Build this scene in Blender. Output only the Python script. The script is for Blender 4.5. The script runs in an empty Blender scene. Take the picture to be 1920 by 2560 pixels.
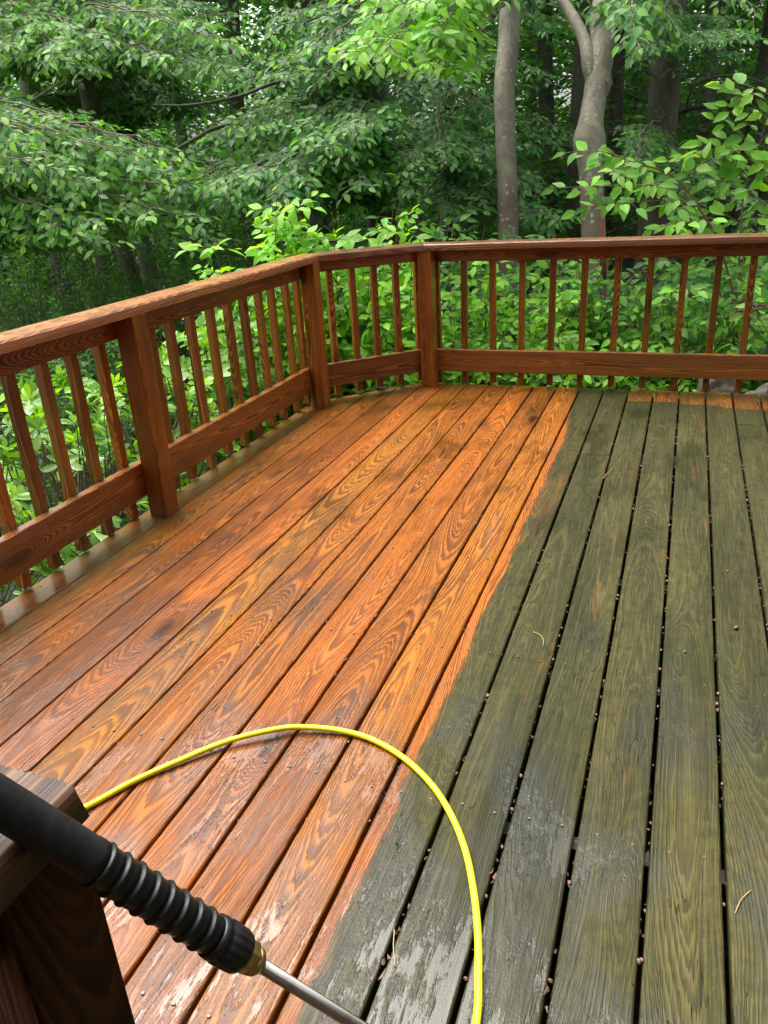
import bpy, math, random
import numpy as np
from mathutils import Matrix, Vector
random.seed(7); rng = np.random.default_rng(11)
S = bpy.context.scene; COL = S.collection
# ---------------------------------------------------------------- camera, sky, sun, exposure
H = 1.32
R = np.array([[0.93914827, -0.08840266, 0.331942], [0.33911257, 0.39275314, -0.85483778], [-0.05480133, 0.91538513, 0.39883188]])
cd = bpy.data.cameras.new('camera'); cam = bpy.data.objects.new('camera', cd); COL.objects.link(cam); S.camera = cam
cd.sensor_fit = 'VERTICAL'; cd.sensor_height = 36; cd.lens = 36 * 1965 / 2560
cd.clip_start = 0.02; cd.clip_end = 400
M4 = Matrix([list(R[0]) + [0], list(R[1]) + [0], list(R[2]) + [H], [0, 0, 0, 1]])
cam.matrix_world = M4
W = bpy.data.worlds.new('World'); S.world = W; W.use_nodes = True
wn = W.node_tree; wn.nodes.clear()
SUN_EL, SUN_AZ = math.radians(63), math.radians(-60)      # azimuth from +Y (away from camera) towards +X
sky = wn.nodes.new('ShaderNodeTexSky'); sky.sky_type = 'NISHITA'; sky.sun_disc = False
sky.sun_elevation = SUN_EL; sky.sun_rotation = SUN_AZ; sky.dust_density = 6; sky.air_density = 1.0; sky.ozone_density = 1.0
hs = wn.nodes.new('ShaderNodeHueSaturation'); hs.inputs['Saturation'].default_value = 0.28      # thin white overcast
bg = wn.nodes.new('ShaderNodeBackground'); bg.inputs[1].default_value = 0.15
wo = wn.nodes.new('ShaderNodeOutputWorld')
wn.links.new(sky.outputs[0], hs.inputs['Color']); wn.links.new(hs.outputs[0], bg.inputs[0]); wn.links.new(bg.outputs[0], wo.inputs[0])
sl = bpy.data.lights.new('sun', 'SUN'); sl.energy = 1.5; sl.angle = math.radians(56); sl.color = (1, .96, .9)
so = bpy.data.objects.new('sun', sl); COL.objects.link(so)
sd = Vector((math.sin(SUN_AZ) * math.cos(SUN_EL), math.cos(SUN_AZ) * math.cos(SUN_EL), math.sin(SUN_EL)))
so.rotation_euler = sd.to_track_quat('Z', 'Y').to_euler(); so.location = (0, 0, 20)
S.view_settings.view_transform = 'Standard'; S.view_settings.look = 'None'; S.view_settings.gamma = 1
S.view_settings.exposure = 1.5
S.cycles.max_bounces = 6; S.cycles.diffuse_bounces = 3; S.cycles.glossy_bounces = 2; S.cycles.transmission_bounces = 3; S.cycles.caustics_reflective = False; S.cycles.caustics_refractive = False

def at(px, py, D):
    v = R @ np.array([(px - 960) / 1965., -(py - 1280) / 1965., -1.])
    return v * D + np.array([0, 0, H])

# ---------------------------------------------------------------- object helpers
def link(o, parent=None):
    COL.objects.link(o)
    if parent is not None: o.parent = parent
    return o
def tag(o, label=None, cat=None, group=None, kind=None):
    if label: o['label'] = label
    if cat: o['category'] = cat
    if group: o['group'] = group
    if kind: o['kind'] = kind
    return o
def empty(name, loc, label, cat, group=None):
    o = bpy.data.objects.new(name, None); o.location = loc; o.empty_display_size = .1
    COL.objects.link(o); bpy.context.view_layer.update()
    return tag(o, label, cat, group)
def npmesh(name, V, F, mats, parent=None, attrs=None, smooth=False, fm=None):
    """V (n,3); F list of (k,m) index arrays; all in world space"""
    me = bpy.data.meshes.new(name)
    off = np.array(parent.location if parent is not None and parent.type == 'EMPTY' else (0, 0, 0.))
    if parent is not None and parent.parent is not None: off = off + np.array(parent.parent.location)
    V = np.asarray(V, float) - off
    me.vertices.add(len(V)); me.vertices.foreach_set('co', V.astype(np.float32).ravel())
    li = np.concatenate([f.ravel() for f in F]); tot = np.concatenate([np.full(len(f), f.shape[1]) for f in F])
    st = np.concatenate([[0], np.cumsum(tot)[:-1]])
    me.loops.add(len(li)); me.loops.foreach_set('vertex_index', li.astype(np.int32))
    me.polygons.add(len(tot)); me.polygons.foreach_set('loop_start', st.astype(np.int32)); me.polygons.foreach_set('loop_total', tot.astype(np.int32))
    if fm is not None: me.polygons.foreach_set('material_index', np.asarray(fm, np.int32))
    for k, (ty, a) in (attrs or {}).items():
        at_ = me.attributes.new(k, ty, 'POINT')
        at_.data.foreach_set({'FLOAT': 'value', 'FLOAT_VECTOR': 'vector', 'FLOAT_COLOR': 'color'}[ty], np.asarray(a, np.float32).ravel())
    me.update(calc_edges=True); me.validate()
    me.polygons.foreach_set('use_smooth', np.full(len(tot), smooth))
    for m in (mats if isinstance(mats, (list, tuple)) else [mats]): me.materials.append(m)
    o = bpy.data.objects.new(name, me)
    return link(o, parent)

# ---------------------------------------------------------------- node helpers
class G:
    def __init__(s, name):
        s.m = bpy.data.materials.new(name); s.m.use_nodes = True; s.t = s.m.node_tree; s.t.nodes.clear()
        s.out = s.t.nodes.new('ShaderNodeOutputMaterial')
    def put(s, i, v):
        if v is None: return
        if hasattr(v, 'links') or isinstance(v, bpy.types.NodeSocket): s.t.links.new(v, i)
        else: i.default_value = v
    def n(s, ty, props=None, out=0, **ins):
        nd = s.t.nodes.new('ShaderNode' + ty)
        for k, v in (props or {}).items(): setattr(nd, k, v)
        for k, v in ins.items():
            key = int(k[1:]) if k[0] == '_' and k[1:].isdigit() else k.replace('_', ' ')
            s.put(nd.inputs[key], v)
        return nd.outputs[out]
    def mt(s, op, a, b=0.0, c=0.0, clamp=False):
        nd = s.t.nodes.new('ShaderNodeMath'); nd.operation = op; nd.use_clamp = clamp
        s.put(nd.inputs[0], a); s.put(nd.inputs[1], b); s.put(nd.inputs[2], c); return nd.outputs[0]
    def noise(s, vec, scale, detail=2, rough=.5, dim='3D', w=None, out=0):
        nd = s.t.nodes.new('ShaderNodeTexNoise'); nd.noise_dimensions = dim
        if dim != '1D' and vec is not None: s.put(nd.inputs['Vector'], vec)
        if w is not None: s.put(nd.inputs['W'], w)
        nd.inputs['Scale'].default_value = scale; nd.inputs['Detail'].default_value = detail; nd.inputs['Roughness'].default_value = rough
        return nd.outputs[out]
    def attr(s, name, out='Vector'):
        nd = s.t.nodes.new('ShaderNodeAttribute'); nd.attribute_name = name; return nd.outputs[out]
    def sep(s, v):
        nd = s.t.nodes.new('ShaderNodeSeparateXYZ'); s.put(nd.inputs[0], v); return nd.outputs
    def comb(s, x, y, z):
        nd = s.t.nodes.new('ShaderNodeCombineXYZ')
        for i, v in enumerate((x, y, z)): s.put(nd.inputs[i], v)
        return nd.outputs[0]
    def ramp(s, f, stops, interp='LINEAR'):
        nd = s.t.nodes.new('ShaderNodeValToRGB'); cr = nd.color_ramp; cr.interpolation = interp
        while len(cr.elements) < len(stops): cr.elements.new(.5)
        for e, (p, c) in zip(cr.elements, stops):
            e.position = p; e.color = (c, c, c, 1) if isinstance(c, (int, float)) else (*c, 1)
        s.put(nd.inputs[0], f); return nd.outputs[0]
    def mix(s, f, a, b, blend='MIX'):
        nd = s.t.nodes.new('ShaderNodeMix'); nd.data_type = 'RGBA'; nd.blend_type = blend
        s.put(nd.inputs[0], f)
        for i, v in ((6, a), (7, b)): s.put(nd.inputs[i], (*v, 1) if isinstance(v, tuple) and len(v) == 3 else v)
        return nd.outputs[2]
    def mr(s, v, a, b, c=0., d=1., smooth=False):
        nd = s.t.nodes.new('ShaderNodeMapRange'); nd.interpolation_type = 'SMOOTHSTEP' if smooth else 'LINEAR'; nd.clamp = True
        s.put(nd.inputs[0], v)
        for i, x in enumerate((a, b, c, d)): s.put(nd.inputs[i + 1], x)
        return nd.outputs[0]
    def bump(s, h, strength, dist, normal=None):
        nd = s.t.nodes.new('ShaderNodeBump'); nd.inputs['Strength'].default_value = strength; nd.inputs['Distance'].default_value = dist
        s.put(nd.inputs['Height'], h)
        if normal is not None: s.put(nd.inputs['Normal'], normal)
        return nd.outputs[0]
    def bsdf(s, **ins):
        nd = s.t.nodes.new('ShaderNodeBsdfPrincipled')
        for k, v in ins.items():
            v = (*v, 1) if isinstance(v, tuple) and len(v) == 3 and k.endswith('Color') else v
            s.put(nd.inputs[k.replace('_', ' ')], v)
        return nd.outputs[0]
    def done(s, sh): s.t.links.new(sh, s.out.inputs[0]); return s.m

# ---------------------------------------------------------------- wood
def wood_mat(name, light, dark, deck=False, spacing=.0085, gloss=.35, tone=1.0, coat=.8, spec=.3):
    g = G(name)
    wc = g.attr('wc'); sdv = g.attr('sd', 'Fac'); u, v, w = g.sep(wc)
    sdk = g.mt('MULTIPLY', sdv, 37.7)
    vs = g.mt('MULTIPLY_ADD', v, .5, sdk)
    cx = g.mt('MULTIPLY', g.mt('SUBTRACT', g.noise(None, 1, 1, .5, '1D', vs), .5), .17)
    vd = g.mt('MULTIPLY_ADD', v, .33, g.mt('MULTIPLY_ADD', sdv, 91.3, 40.))
    d = g.mt('MULTIPLY', g.mt('SUBTRACT', g.noise(None, 1, 2, .4, '1D', vd), .36), .29 if deck else .26)
    pv = g.comb(g.mt('MULTIPLY', u, 9.), g.mt('MULTIPLY_ADD', v, 1.3, sdk), g.mt('MULTIPLY', w, 9.))
    nw = g.mt('SUBTRACT', g.noise(pv, 1, 2), .5)
    pv2 = g.comb(g.mt('MULTIPLY', u, 45.), g.mt('MULTIPLY_ADD', v, 6, sdk), g.mt('MULTIPLY', w, 45.))
    nw2 = g.mt('SUBTRACT', g.noise(pv2, 1, 2), .5)
    du = g.mt('ADD', g.mt('SUBTRACT', u, cx), g.mt('MULTIPLY', nw, .019 if deck else .007))
    dw = g.mt('ADD', w, d)
    r = g.mt('SQRT', g.mt('ADD', g.mt('MULTIPLY', du, du), g.mt('MULTIPLY', dw, dw)))
    vo = g.t.nodes.new('ShaderNodeTexVoronoi'); vo.voronoi_dimensions = '2D'; vo.inputs['Scale'].default_value = 1
    g.put(vo.inputs['Vector'], g.comb(g.mt('MULTIPLY_ADD', u, 3.7, g.mt('MULTIPLY', sdv, 13.)), g.mt('MULTIPLY_ADD', v, 1.15, g.mt('MULTIPLY', sdv, 71.)), 0.))
    kd = g.mt('ADD', vo.outputs['Distance'], g.mr(g.sep(vo.outputs['Color'])[0], .3, .34, 0., 2.))
    kb = g.mt('EXPONENT', g.mt('MULTIPLY', g.mt('MULTIPLY', kd, kd), -30.))
    r = g.mt('ADD', r, g.mt('MULTIPLY', kb, -.03))
    nw3 = g.mt('SUBTRACT', g.noise(g.comb(g.mt('MULTIPLY', u, 210.), g.mt('MULTIPLY_ADD', v, 15., sdk), g.mt('MULTIPLY', w, 210.)), 1, 2), .5)
    r = g.mt('MULTIPLY_ADD', nw2, .0034 if deck else .0018, r)
    r = g.mt('MULTIPLY_ADD', nw3, .0038 if deck else .0018, r)
    t = g.mt('DIVIDE', r, spacing)
    t = g.mt('ADD', t, g.mt('MULTIPLY', g.noise(None, 1, 1, .5, '1D', g.mt('MULTIPLY_ADD', r, 45., sdk)), 3.2))
    s = g.mt('FRACT', t)
    ringv = g.ramp(s, [(0, .05), (.12, 0), (.3, .42), (.5, .8), (.8, 1.), (.95, .85), (1, .1)])
    # which rings are wide and dark / pale
    band = g.mt('SUBTRACT', g.noise(None, 1, 2, .6, '1D', g.mt('MULTIPLY_ADD', r, 60., g.mt('MULTIPLY', sdv, 9.))), .5)
    ringv = g.mt('ADD', ringv, g.mt('MULTIPLY', band, .9), clamp=True)
    fv = g.comb(g.mt('MULTIPLY', u, 420.), g.mt('MULTIPLY_ADD', v, 7., sdk), g.mt('MULTIPLY', w, 420.))
    fib = g.noise(fv, 1, 3, .6)
    fv3 = g.comb(g.mt('MULTIPLY', u, 26.), g.mt('MULTIPLY_ADD', v, 3.1, g.mt('MULTIPLY', sdv, 3.)), g.mt('MULTIPLY', w, 26.))
    blot = g.noise(fv3, 1, 4, .6)
    f = g.mt('ADD', g.mt('MULTIPLY', ringv, .78 if deck else .86), g.mt('MULTIPLY', g.mt('SUBTRACT', fib, .5), .42), clamp=True)
    f = g.mt('ADD', f, g.mt('MULTIPLY', g.mt('SUBTRACT', blot, .5), .75), clamp=True)
    L, Dk = light, dark
    mid = tuple(.45 * a + .55 * b for a, b in zip(L, Dk))
    col = g.ramp(f, [(0, tuple(min(1, 1.12 * a) for a in L)), (.3, L), (.62, mid), (1, Dk)])
    core = g.mr(kd, .05, .1, 1., 0.)
    col = g.mix(g.mt('MULTIPLY', core, .8), col, tuple(.35 * a for a in Dk))
    col = g.mix(g.mt('MULTIPLY', kb, .45), col, tuple(.8 * a for a in Dk))
    # per board tint
    hsv = g.t.nodes.new('ShaderNodeHueSaturation'); g.put(hsv.inputs['Color'], col)
    g.put(hsv.inputs['Value'], g.mr(g.mt('FRACT', g.mt('MULTIPLY', sdv, 7.31)), 0, 1, (.8 if deck else .62) * tone, (1.18 if deck else 1.3) * tone))
    g.put(hsv.inputs['Hue'], g.mr(g.mt('FRACT', g.mt('MULTIPLY', sdv, 3.77)), 0, 1, .494, .508)); col = hsv.outputs[0]
    # small cracks (checks) along the grain
    cv = g.comb(g.mt('MULTIPLY', u, 75.), g.mt('MULTIPLY_ADD', v, 3.6, sdk), g.mt('MULTIPLY', w, 75.))
    crk = g.mr(g.mt('ABSOLUTE', g.mt('SUBTRACT', g.noise(cv, 1, 1), .5)), 0, .007, 1., 0.)
    crk = g.mt('MULTIPLY', crk, g.mr(g.noise(fv3, .35, 1), .56, .62))
    hgt = g.mt('ADD', g.mt('MULTIPLY', ringv, .8), g.mt('MULTIPLY', fib, .55))
    hgt = g.mt('SUBTRACT', hgt, g.mt('MULTIPLY', crk, 2.2))
    col = g.mix(g.mt('MULTIPLY', crk, .7), col, (.01, .006, .003))
    pos = g.n('NewGeometry')
    if not deck:
        # old algae smears and damp stains
        st = g.mr(g.noise(pos, 3.1, 4, .6), .52, .7)
        col = g.mix(g.mt('MULTIPLY', st, .4), col, tuple(1.25 * a for a in dark))
        nrm = g.bump(hgt, .55, .0012)
        rg = g.mr(blot, .3, .75, gloss - .08, gloss + .2)
        sh = g.bsdf(Base_Color=col, Roughness=rg, Normal=nrm, Specular_IOR_Level=spec, Coat_Weight=g.mr(g.noise(pos, 7., 3), .42, .6, 0., coat), Coat_Roughness=.14, Coat_IOR=1.33)
        return g.done(sh)
    x, y, z = g.sep(pos)
    # ---- algae mask: washed left of the line, unwashed to its right
    rag = g.noise(g.comb(g.mt('MULTIPLY', x, 90.), g.mt('MULTIPLY', y, 9.), 0.), 1, 4, .7)
    low = g.noise(g.comb(0., g.mt('MULTIPLY', y, 2.6), 3.3), 1, 2)
    mid_ = g.noise(g.comb(g.mt('MULTIPLY', x, 7.), g.mt('MULTIPLY', y, 7.), 8.), 1, 3)
    edge = g.mr(y, 3.9, 4.9, -.508, -.575)
    edge = g.mt('ADD', edge, g.mt('MULTIPLY', g.mt('SUBTRACT', low, .5), .03))
    edge = g.mt('ADD', edge, g.mt('MULTIPLY', g.mt('SUBTRACT', mid_, .5), .03))
    soft = g.mt('ADD', g.mt('SUBTRACT', x, edge), g.mt('MULTIPLY', g.mt('SUBTRACT', rag, .5), .034))
    mA = g.mr(soft, -.002, .003, 0., 1., True)
    yl = g.mt('ADD', g.mr(x, -.262, -.252, 4.99, 4.69), g.mt('MULTIPLY', g.mr(x, .0, .45), -.09))
    yl = g.mt('ADD', yl, g.mt('MULTIPLY', g.mt('SUBTRACT', g.noise(g.comb(g.mt('MULTIPLY', x, 8.), 0., 0.), 1, 0), .5), .06))
    mB = g.mr(g.mt('ADD', g.mt('SUBTRACT', yl, y), g.mt('MULTIPLY', g.mt('SUBTRACT', rag, .5), .02)), -.01, .012, 0., 1., True)
    pat0 = g.noise(g.comb(g.mt('MULTIPLY', x, 30.), g.mt('MULTIPLY', y, 12.), 1.), 1, 3, .6)
    alg = g.mt('MULTIPLY', mA, g.mr(mB, 0, 1, .38, 1.))
    alg = g.mt('MULTIPLY', alg, g.mr(g.mt('ADD', soft, g.mt('MULTIPLY', g.mt('SUBTRACT', pat0, .5), .06)), .0, .018, .72, 1.))
    # thin patches where the algae is worn
    pat = g.noise(g.comb(g.mt('MULTIPLY', x, 10.), g.mt('MULTIPLY', y, 2.4), 1.), 1, 5, .65)
    pat2 = g.noise(g.comb(g.mt('MULTIPLY', x, 6.5), g.mt('MULTIPLY', y, 1.2), 7.), 1, 3, .55)
    nearE = g.mt('MULTIPLY', g.mr(soft, .0, .15, 1., 0.), g.mt('MULTIPLY', g.mr(y, 2.6, 3.1), g.mr(y, 3.9, 3.4)))
    thin = g.mt('ADD', g.mr(pat, .6, .74), g.mt('MULTIPLY', nearE, g.mr(pat, .42, .6)), clamp=True)
    ga = g.mix(g.mr(pat2, .35, .65), (.031, .030, .008), (.068, .061, .017))
    ga = g.mix(g.mr(g.noise(g.comb(x, y, 0.), 30, 4, .7), .42, .75), ga, (.017, .019, .007))
    ga = g.mix(g.mr(fib, .48, .3, 0., .55), ga, (.12, .105, .045))
    ga = g.mix(g.mr(fib, .56, .72, 0., .6), ga, (.012, .012, .006))
    ga = g.mix(g.mr(g.noise(g.comb(x, g.mt('MULTIPLY', y, .6), 0.), 230, 3, .7), .58, .72, 0., .65), ga, (.008, .008, .004))
    gap_ = g.mr(g.noise(g.comb(g.mt('MULTIPLY', x, 3.), g.mt('MULTIPLY', y, .9), 4.), 1, 4, .6), .45, .65)
    ga = g.mix(g.mt('MULTIPLY', gap_, .4), ga, (.018, .026, .008))
    tan_ = g.mr(f, .26, .04)                                   # pale early wood shows through
    ga = g.mix(g.mt('MULTIPLY', tan_, g.mr(pat2, .35, .7, .05, .42)), ga, (.11, .095, .035))
    ga = g.mix(g.mt('MULTIPLY', g.mr(ringv, .6, 1.), .35), ga, (.016, .017, .009))
    ga = g.mix(g.mt('MULTIPLY', thin, .45), ga, g.mix(.45, (.13, .06, .026), col))
    # bleached yellowish heart on one near board
    yb = g.mt('MULTIPLY', g.mr(g.mt('ABSOLUTE', g.mt('SUBTRACT', x, .105)), .015, .06, 1., 0., True), g.mr(g.mt('ABSOLUTE', g.mt('SUBTRACT', y, 1.25)), .12, .5, 1., 0., True))
    ga = g.mix(g.mt('MULTIPLY', yb, g.mr(f, .75, .25, .08, .42)), ga, (.15, .12, .035))
    ga = g.mix(g.mt('MULTIPLY', crk, .7), ga, (.006, .005, .003))
    # green tinge left on the outer board and near the corner
    lf = g.mt('MULTIPLY', g.mr(x, -1.9, -2.02), g.mr(g.noise(g.comb(g.mt('MULTIPLY', x, 9.), g.mt('MULTIPLY', y, 3.), 5.), 1, 3), .42, .6))
    col = g.mix(g.mt('MULTIPLY', lf, .55), col, (.10, .085, .035))
    lf2 = g.mt('MULTIPLY', g.mr(g.mt('SUBTRACT', y, x), 6.1, 6.45), g.mr(pat2, .4, .55))
    col = g.mix(g.mt('MULTIPLY', lf2, .5), col, (.10, .09, .03))
    gy = g.mr(g.noise(g.comb(g.mt('MULTIPLY', x, 14.), g.mt('MULTIPLY', y, 2.), 11.), 1, 3), .6, .68)
    col = g.mix(g.mt('MULTIPLY', gy, .28), col, (.11, .075, .045))
    fin = g.mix(alg, col, ga)
    # ---- water film
    wn_ = g.noise(g.comb(g.mt('MULTIPLY', x, 5.), g.mt('MULTIPLY', y, 2.6), 2.), 1, 3, .5)
    wst = g.mt('SUBTRACT', g.noise(g.comb(g.mt('MULTIPLY', x, 60.), g.mt('MULTIPLY', y, 5.), 6.), 1, 4, .65), .5)
    wn_ = g.mt('ADD', wn_, g.mt('MULTIPLY', wst, .30))
    near = g.mt('MAXIMUM', g.mt('MULTIPLY', g.mr(y, 1.9, .9), g.mr(x, .1, -.15, .25, 1.)), g.mt('MULTIPLY', g.mr(x, -.8, -1.5), g.mr(y, 3.0, 1.3)))
    pool = g.mt('MAXIMUM', g.mt('MULTIPLY', g.mr(g.mt('ABSOLUTE', g.mt('SUBTRACT', x, -.33)), .0, .07, 1., 0.), g.mt('MULTIPLY', g.mr(y, 3.0, 3.4), g.mr(y, 4.4, 3.9))), g.mr(x, -1.97, -2.03))
    wl = g.mt('ADD', g.mt('ADD', wn_, g.mt('MULTIPLY', near, .19)), g.mt('MULTIPLY', pool, .2))
    wet = g.mr(wl, .50, .68, 0., 1., True)
    puddle = g.mr(g.mt('ADD', wl, g.mt('MULTIPLY', g.mt('SUBTRACT', g.noise(g.comb(g.mt('MULTIPLY', x, 110.), g.mt('MULTIPLY', y, 26.), 0.), 1, 3, .6), .5), .34)), .69, .76)
    fin = g.mix(g.mt('MULTIPLY', wet, .34), fin, (0, 0, 0))
    hp = g.mt('MULTIPLY', hgt, g.mt('MULTIPLY_ADD', puddle, -.85, 1.))
    nrm = g.bump(hp, .8, .0013)
    drop = g.noise(g.comb(x, y, 0.), 190, 3, .7)
    cn = g.bump(g.mt('ADD', g.mt('MULTIPLY', hp, .5), g.mt('MULTIPLY', drop, g.mr(puddle, 0, 1, 1.1, .3))), .8, .0016)
    rg = g.mr(g.mt('ADD', blot, g.mt('MULTIPLY', wet, -.3)), .1, .8, .3, .58)
    rg = g.mt('ADD', rg, g.mt('MULTIPLY', alg, .1))
    sh = g.bsdf(Base_Color=fin, Roughness=rg, Normal=nrm, Specular_IOR_Level=g.mt('MULTIPLY_ADD', alg, -.05, .17), Coat_Weight=g.mt('MULTIPLY_ADD', wet, .85, .02),
                Coat_Roughness=g.mr(wet, 0, 1, .22, .06), Coat_IOR=g.mr(puddle, 0, 1, 1.28, 1.48), Coat_Normal=cn)
    return g.done(sh)

M = {}
M['deck'] = wood_mat('washed_and_algae_boards', (.32, .100, .011), (.066, .0175, .003), deck=True, spacing=.0043)
M['rail'] = wood_mat('wet_rail_wood', (.36, .136, .024), (.068, .022, .005), spacing=.0036, gloss=.3)
M['postw'] = wood_mat('wet_post_wood', (.38, .135, .020), (.085, .026, .006), spacing=.0045, gloss=.34)
M['capw'] = wood_mat('wet_cap_wood', (.36, .145, .06), (.14, .05, .02), spacing=.0045, gloss=.26)
M['railr'] = wood_mat('golden_rail_wood', (.46, .175, .036), (.11, .035, .009), spacing=.0045, gloss=.3)
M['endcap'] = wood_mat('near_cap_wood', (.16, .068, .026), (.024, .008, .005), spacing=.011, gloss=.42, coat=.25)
M['nearpost'] = wood_mat('shaded_near_post_wood', (.05, .012, .003), (.011, .003, .001), spacing=.006, gloss=.5, coat=.0, spec=.08)  # wet dark wood, with the shade on the post put into its colour
M['dark'] = wood_mat('dark_joist_wood', (.06, .035, .018), (.02, .012, .007))

def prism(poly, v0, v1, axis, place, n=1, seed=0., wob=0., v0f=None, v1f=None, uoff=0., woff=0.):
    """sweep a closed (u,w) polygon along v; axis maps (u,v,w)->world through place; returns V,F,attrs"""
    P = np.array(poly); k = len(P); rs = np.linspace(0, 1, n + 1)
    V = []; A = []
    ph = seed * 50
    for i, s in enumerate(rs):
        for (u, w) in P:
            a = v0 if v0f is None else v0f(u); b = v1 if v1f is None else v1f(u)
            v = a + (b - a) * s
            uu = u + wob * (math.sin(v * 2.1 + ph) + .6 * math.sin(v * 5.3 + ph * 1.7) + .4 * math.sin(v * 17 + ph))
            ww = w + wob * .7 * math.sin(v * 3.3 + ph * 2.2)
            V.append(place(uu, v, ww)); A.append((u + uoff, v, w + woff))
    q = []
    for i in range(n):
        for j in range(k):
            a, b = i * k + j, i * k + (j + 1) % k
            q.append((a, b, b + k, a + k))
    # duplicate ends for sharp shading not needed (flat)
    caps = np.array([list(range(k))[::-1], [n * k + j for j in range(k)]])
    A = np.array(A); P0 = P.min(0); P1 = P.max(0); cen = (P0 + P1) / 2       # local coordinates: widest side across, thickness as depth
    A[:, 0] -= cen[0]; A[:, 2] -= cen[1]
    if (P1 - P0)[1] > (P1 - P0)[0] * 1.3: A = A[:, [2, 1, 0]]
    return np.array(V), [np.array(q), caps], {'wc': ('FLOAT_VECTOR', A), 'sd': ('FLOAT', np.full(len(V), seed))}
def rect(u0, u1, w0, w1, b=.004, top_only=False):
    if top_only: return [(u0, w0), (u1, w0), (u1, w1 - b), (u1 - b * .35, w1 - b * .3), (u1 - b, w1), (u0 + b, w1), (u0 + b * .35, w1 - b * .3), (u0, w1 - b)]
    return [(u0 + b, w0), (u1 - b, w0), (u1, w0 + b), (u1, w1 - b), (u1 - b, w1), (u0 + b, w1), (u0, w1 - b), (u0, w0 + b)]
sdc = [0.]
def seed():
    sdc[0] += .137 + random.random() * .31; return sdc[0] % 7.
def board(name, poly, v0, v1, place, mat, parent, n=6, wob=.0006, **k):
    if 'seed_' in k: sd_ = k.pop('seed_')
    else: sd_ = seed()
    V, F, A = prism(poly, v0, v1, None, place, n, sd_, wob, **k)
    return npmesh(name, V, F, mat, parent, A)

# ---------------------------------------------------------------- deck
deck = empty('wooden_deck', (-.6, 2., 0), 'wet wooden deck, half washed orange and half covered in dark green algae', 'deck')
YB = -1.6; YF = 4.932
PB = lambda u, v, w: (u, v, w)
g0 = -2.003; pitch = .1456
gaps = [-2.135] + [g0 + pitch * k for k in range(0, 27)]
joints = {-.093: 3.702, .232: 3.721, .40: 4.32, .068: 3.112, -.33: 3.71}
boards = []
for i in range(len(gaps) - 1):
    a, b = gaps[i], gaps[i + 1]
    gw = .0022 + .0026 * min(1, max(0, (a + 2.0) / 1.6))
    u0 = a + (gw if i else 0); u1 = b - gw
    e = random.uniform(-.006, .006)
    end = lambda u, e=e: min(YF + e, u + 6.505 + e * .5)
    segs = [(YB, None)]
    for jx, jy in joints.items():
        if a < jx < b: segs = [(YB, jy - .0012), (jy + .0012, None)]
    for (s0, s1) in segs:
        dz = random.uniform(-.0012, .0012)
        v1f = end if s1 is None else (lambda u, s1=s1: s1)
        c = (u0 + u1) / 2
        o = board('deck_board', rect(u0, u1, -.032 + dz, dz, .0045, True), s0, 5, PB, M['deck'], deck, n=30, wob=.0007, v1f=v1f, uoff=random.uniform(-.012, .012), woff=.004)
        if i == 0: o['label'] = 'outermost board with leftover green algae beside the left railing'
        boards.append((u0, u1, s0, s1, o))
# joists and rim
for k in range(9):
    y = .71 + .6 * (k - 1)
    x0 = -2.11 if y < 4.3 else -1.9
    npm = board('joist', rect(y - .019, y + .019, -.19, -.0345, .002), x0, 1.9, lambda u, v, w: (v, u, w), M['dark'], deck, n=1)
board('rim_joist', rect(-2.128, -2.09, -.19, -.0345, .002), YB, 4.36, PB, M['rail'], deck, n=1)
board('rim_joist', rect(4.89, 4.925, -.19, -.0345, .002), -1.55, 1.9, lambda u, v, w: (v, u, w), M['rail'], deck, n=1)
s2 = 1 / math.sqrt(2)
def diag(c):       # local frame along the chamfer: u outward from line y-x=c, v along
    def f(u, v, w): return (v + (-u) * s2, v + c + u * s2, w)
    return f
board('rim_joist', rect(-.03, .0, -.19, -.0345, .002), -2.105, -1.58, diag(6.49), M['rail'], deck, n=1)

# nails (sub-parts of the boards)
gm = G('nail_steel'); M['nail'] = gm.done(gm.bsdf(Base_Color=(.13, .10, .085), Metallic=.6, Roughness=.45))
def disc(c, r, h=.0016, n=8):
    a = np.arange(n) / n * 2 * math.pi
    V = np.concatenate([np.c_[c[0] + r * np.cos(a), c[1] + r * np.sin(a), np.full(n, c[2])], np.c_[c[0] + .8 * r * np.cos(a), c[1] + .8 * r * np.sin(a), np.full(n, c[2] + h)]])
    q = np.array([(j, (j + 1) % n, n + (j + 1) % n, n + j) for j in range(n)]); return V, [q, np.array([list(range(n, 2 * n))])]
nn = 0
for yr in (.714, 1.312, 1.917, 2.51):
    for (u0, u1, s0, s1, o) in boards:
        if s1 is None and s0 > 0: continue
        lim = {.714: (-.85, .2), 1.312: (-1.5, .2), 1.917: (-2.14, .3), 2.51: (-2.14, .4)}[yr]
        for fx in (.27, .80):
            x = u0 + (u1 - u0) * (fx + random.uniform(-.04, .04))
            if not (lim[0] < x < lim[1]) or nn > 96: continue
            V, F = disc((x, yr + random.uniform(-.006, .006), .0006), .0038)
            npmesh('nail_head', V, F, M['nail'], o); nn += 1

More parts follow.
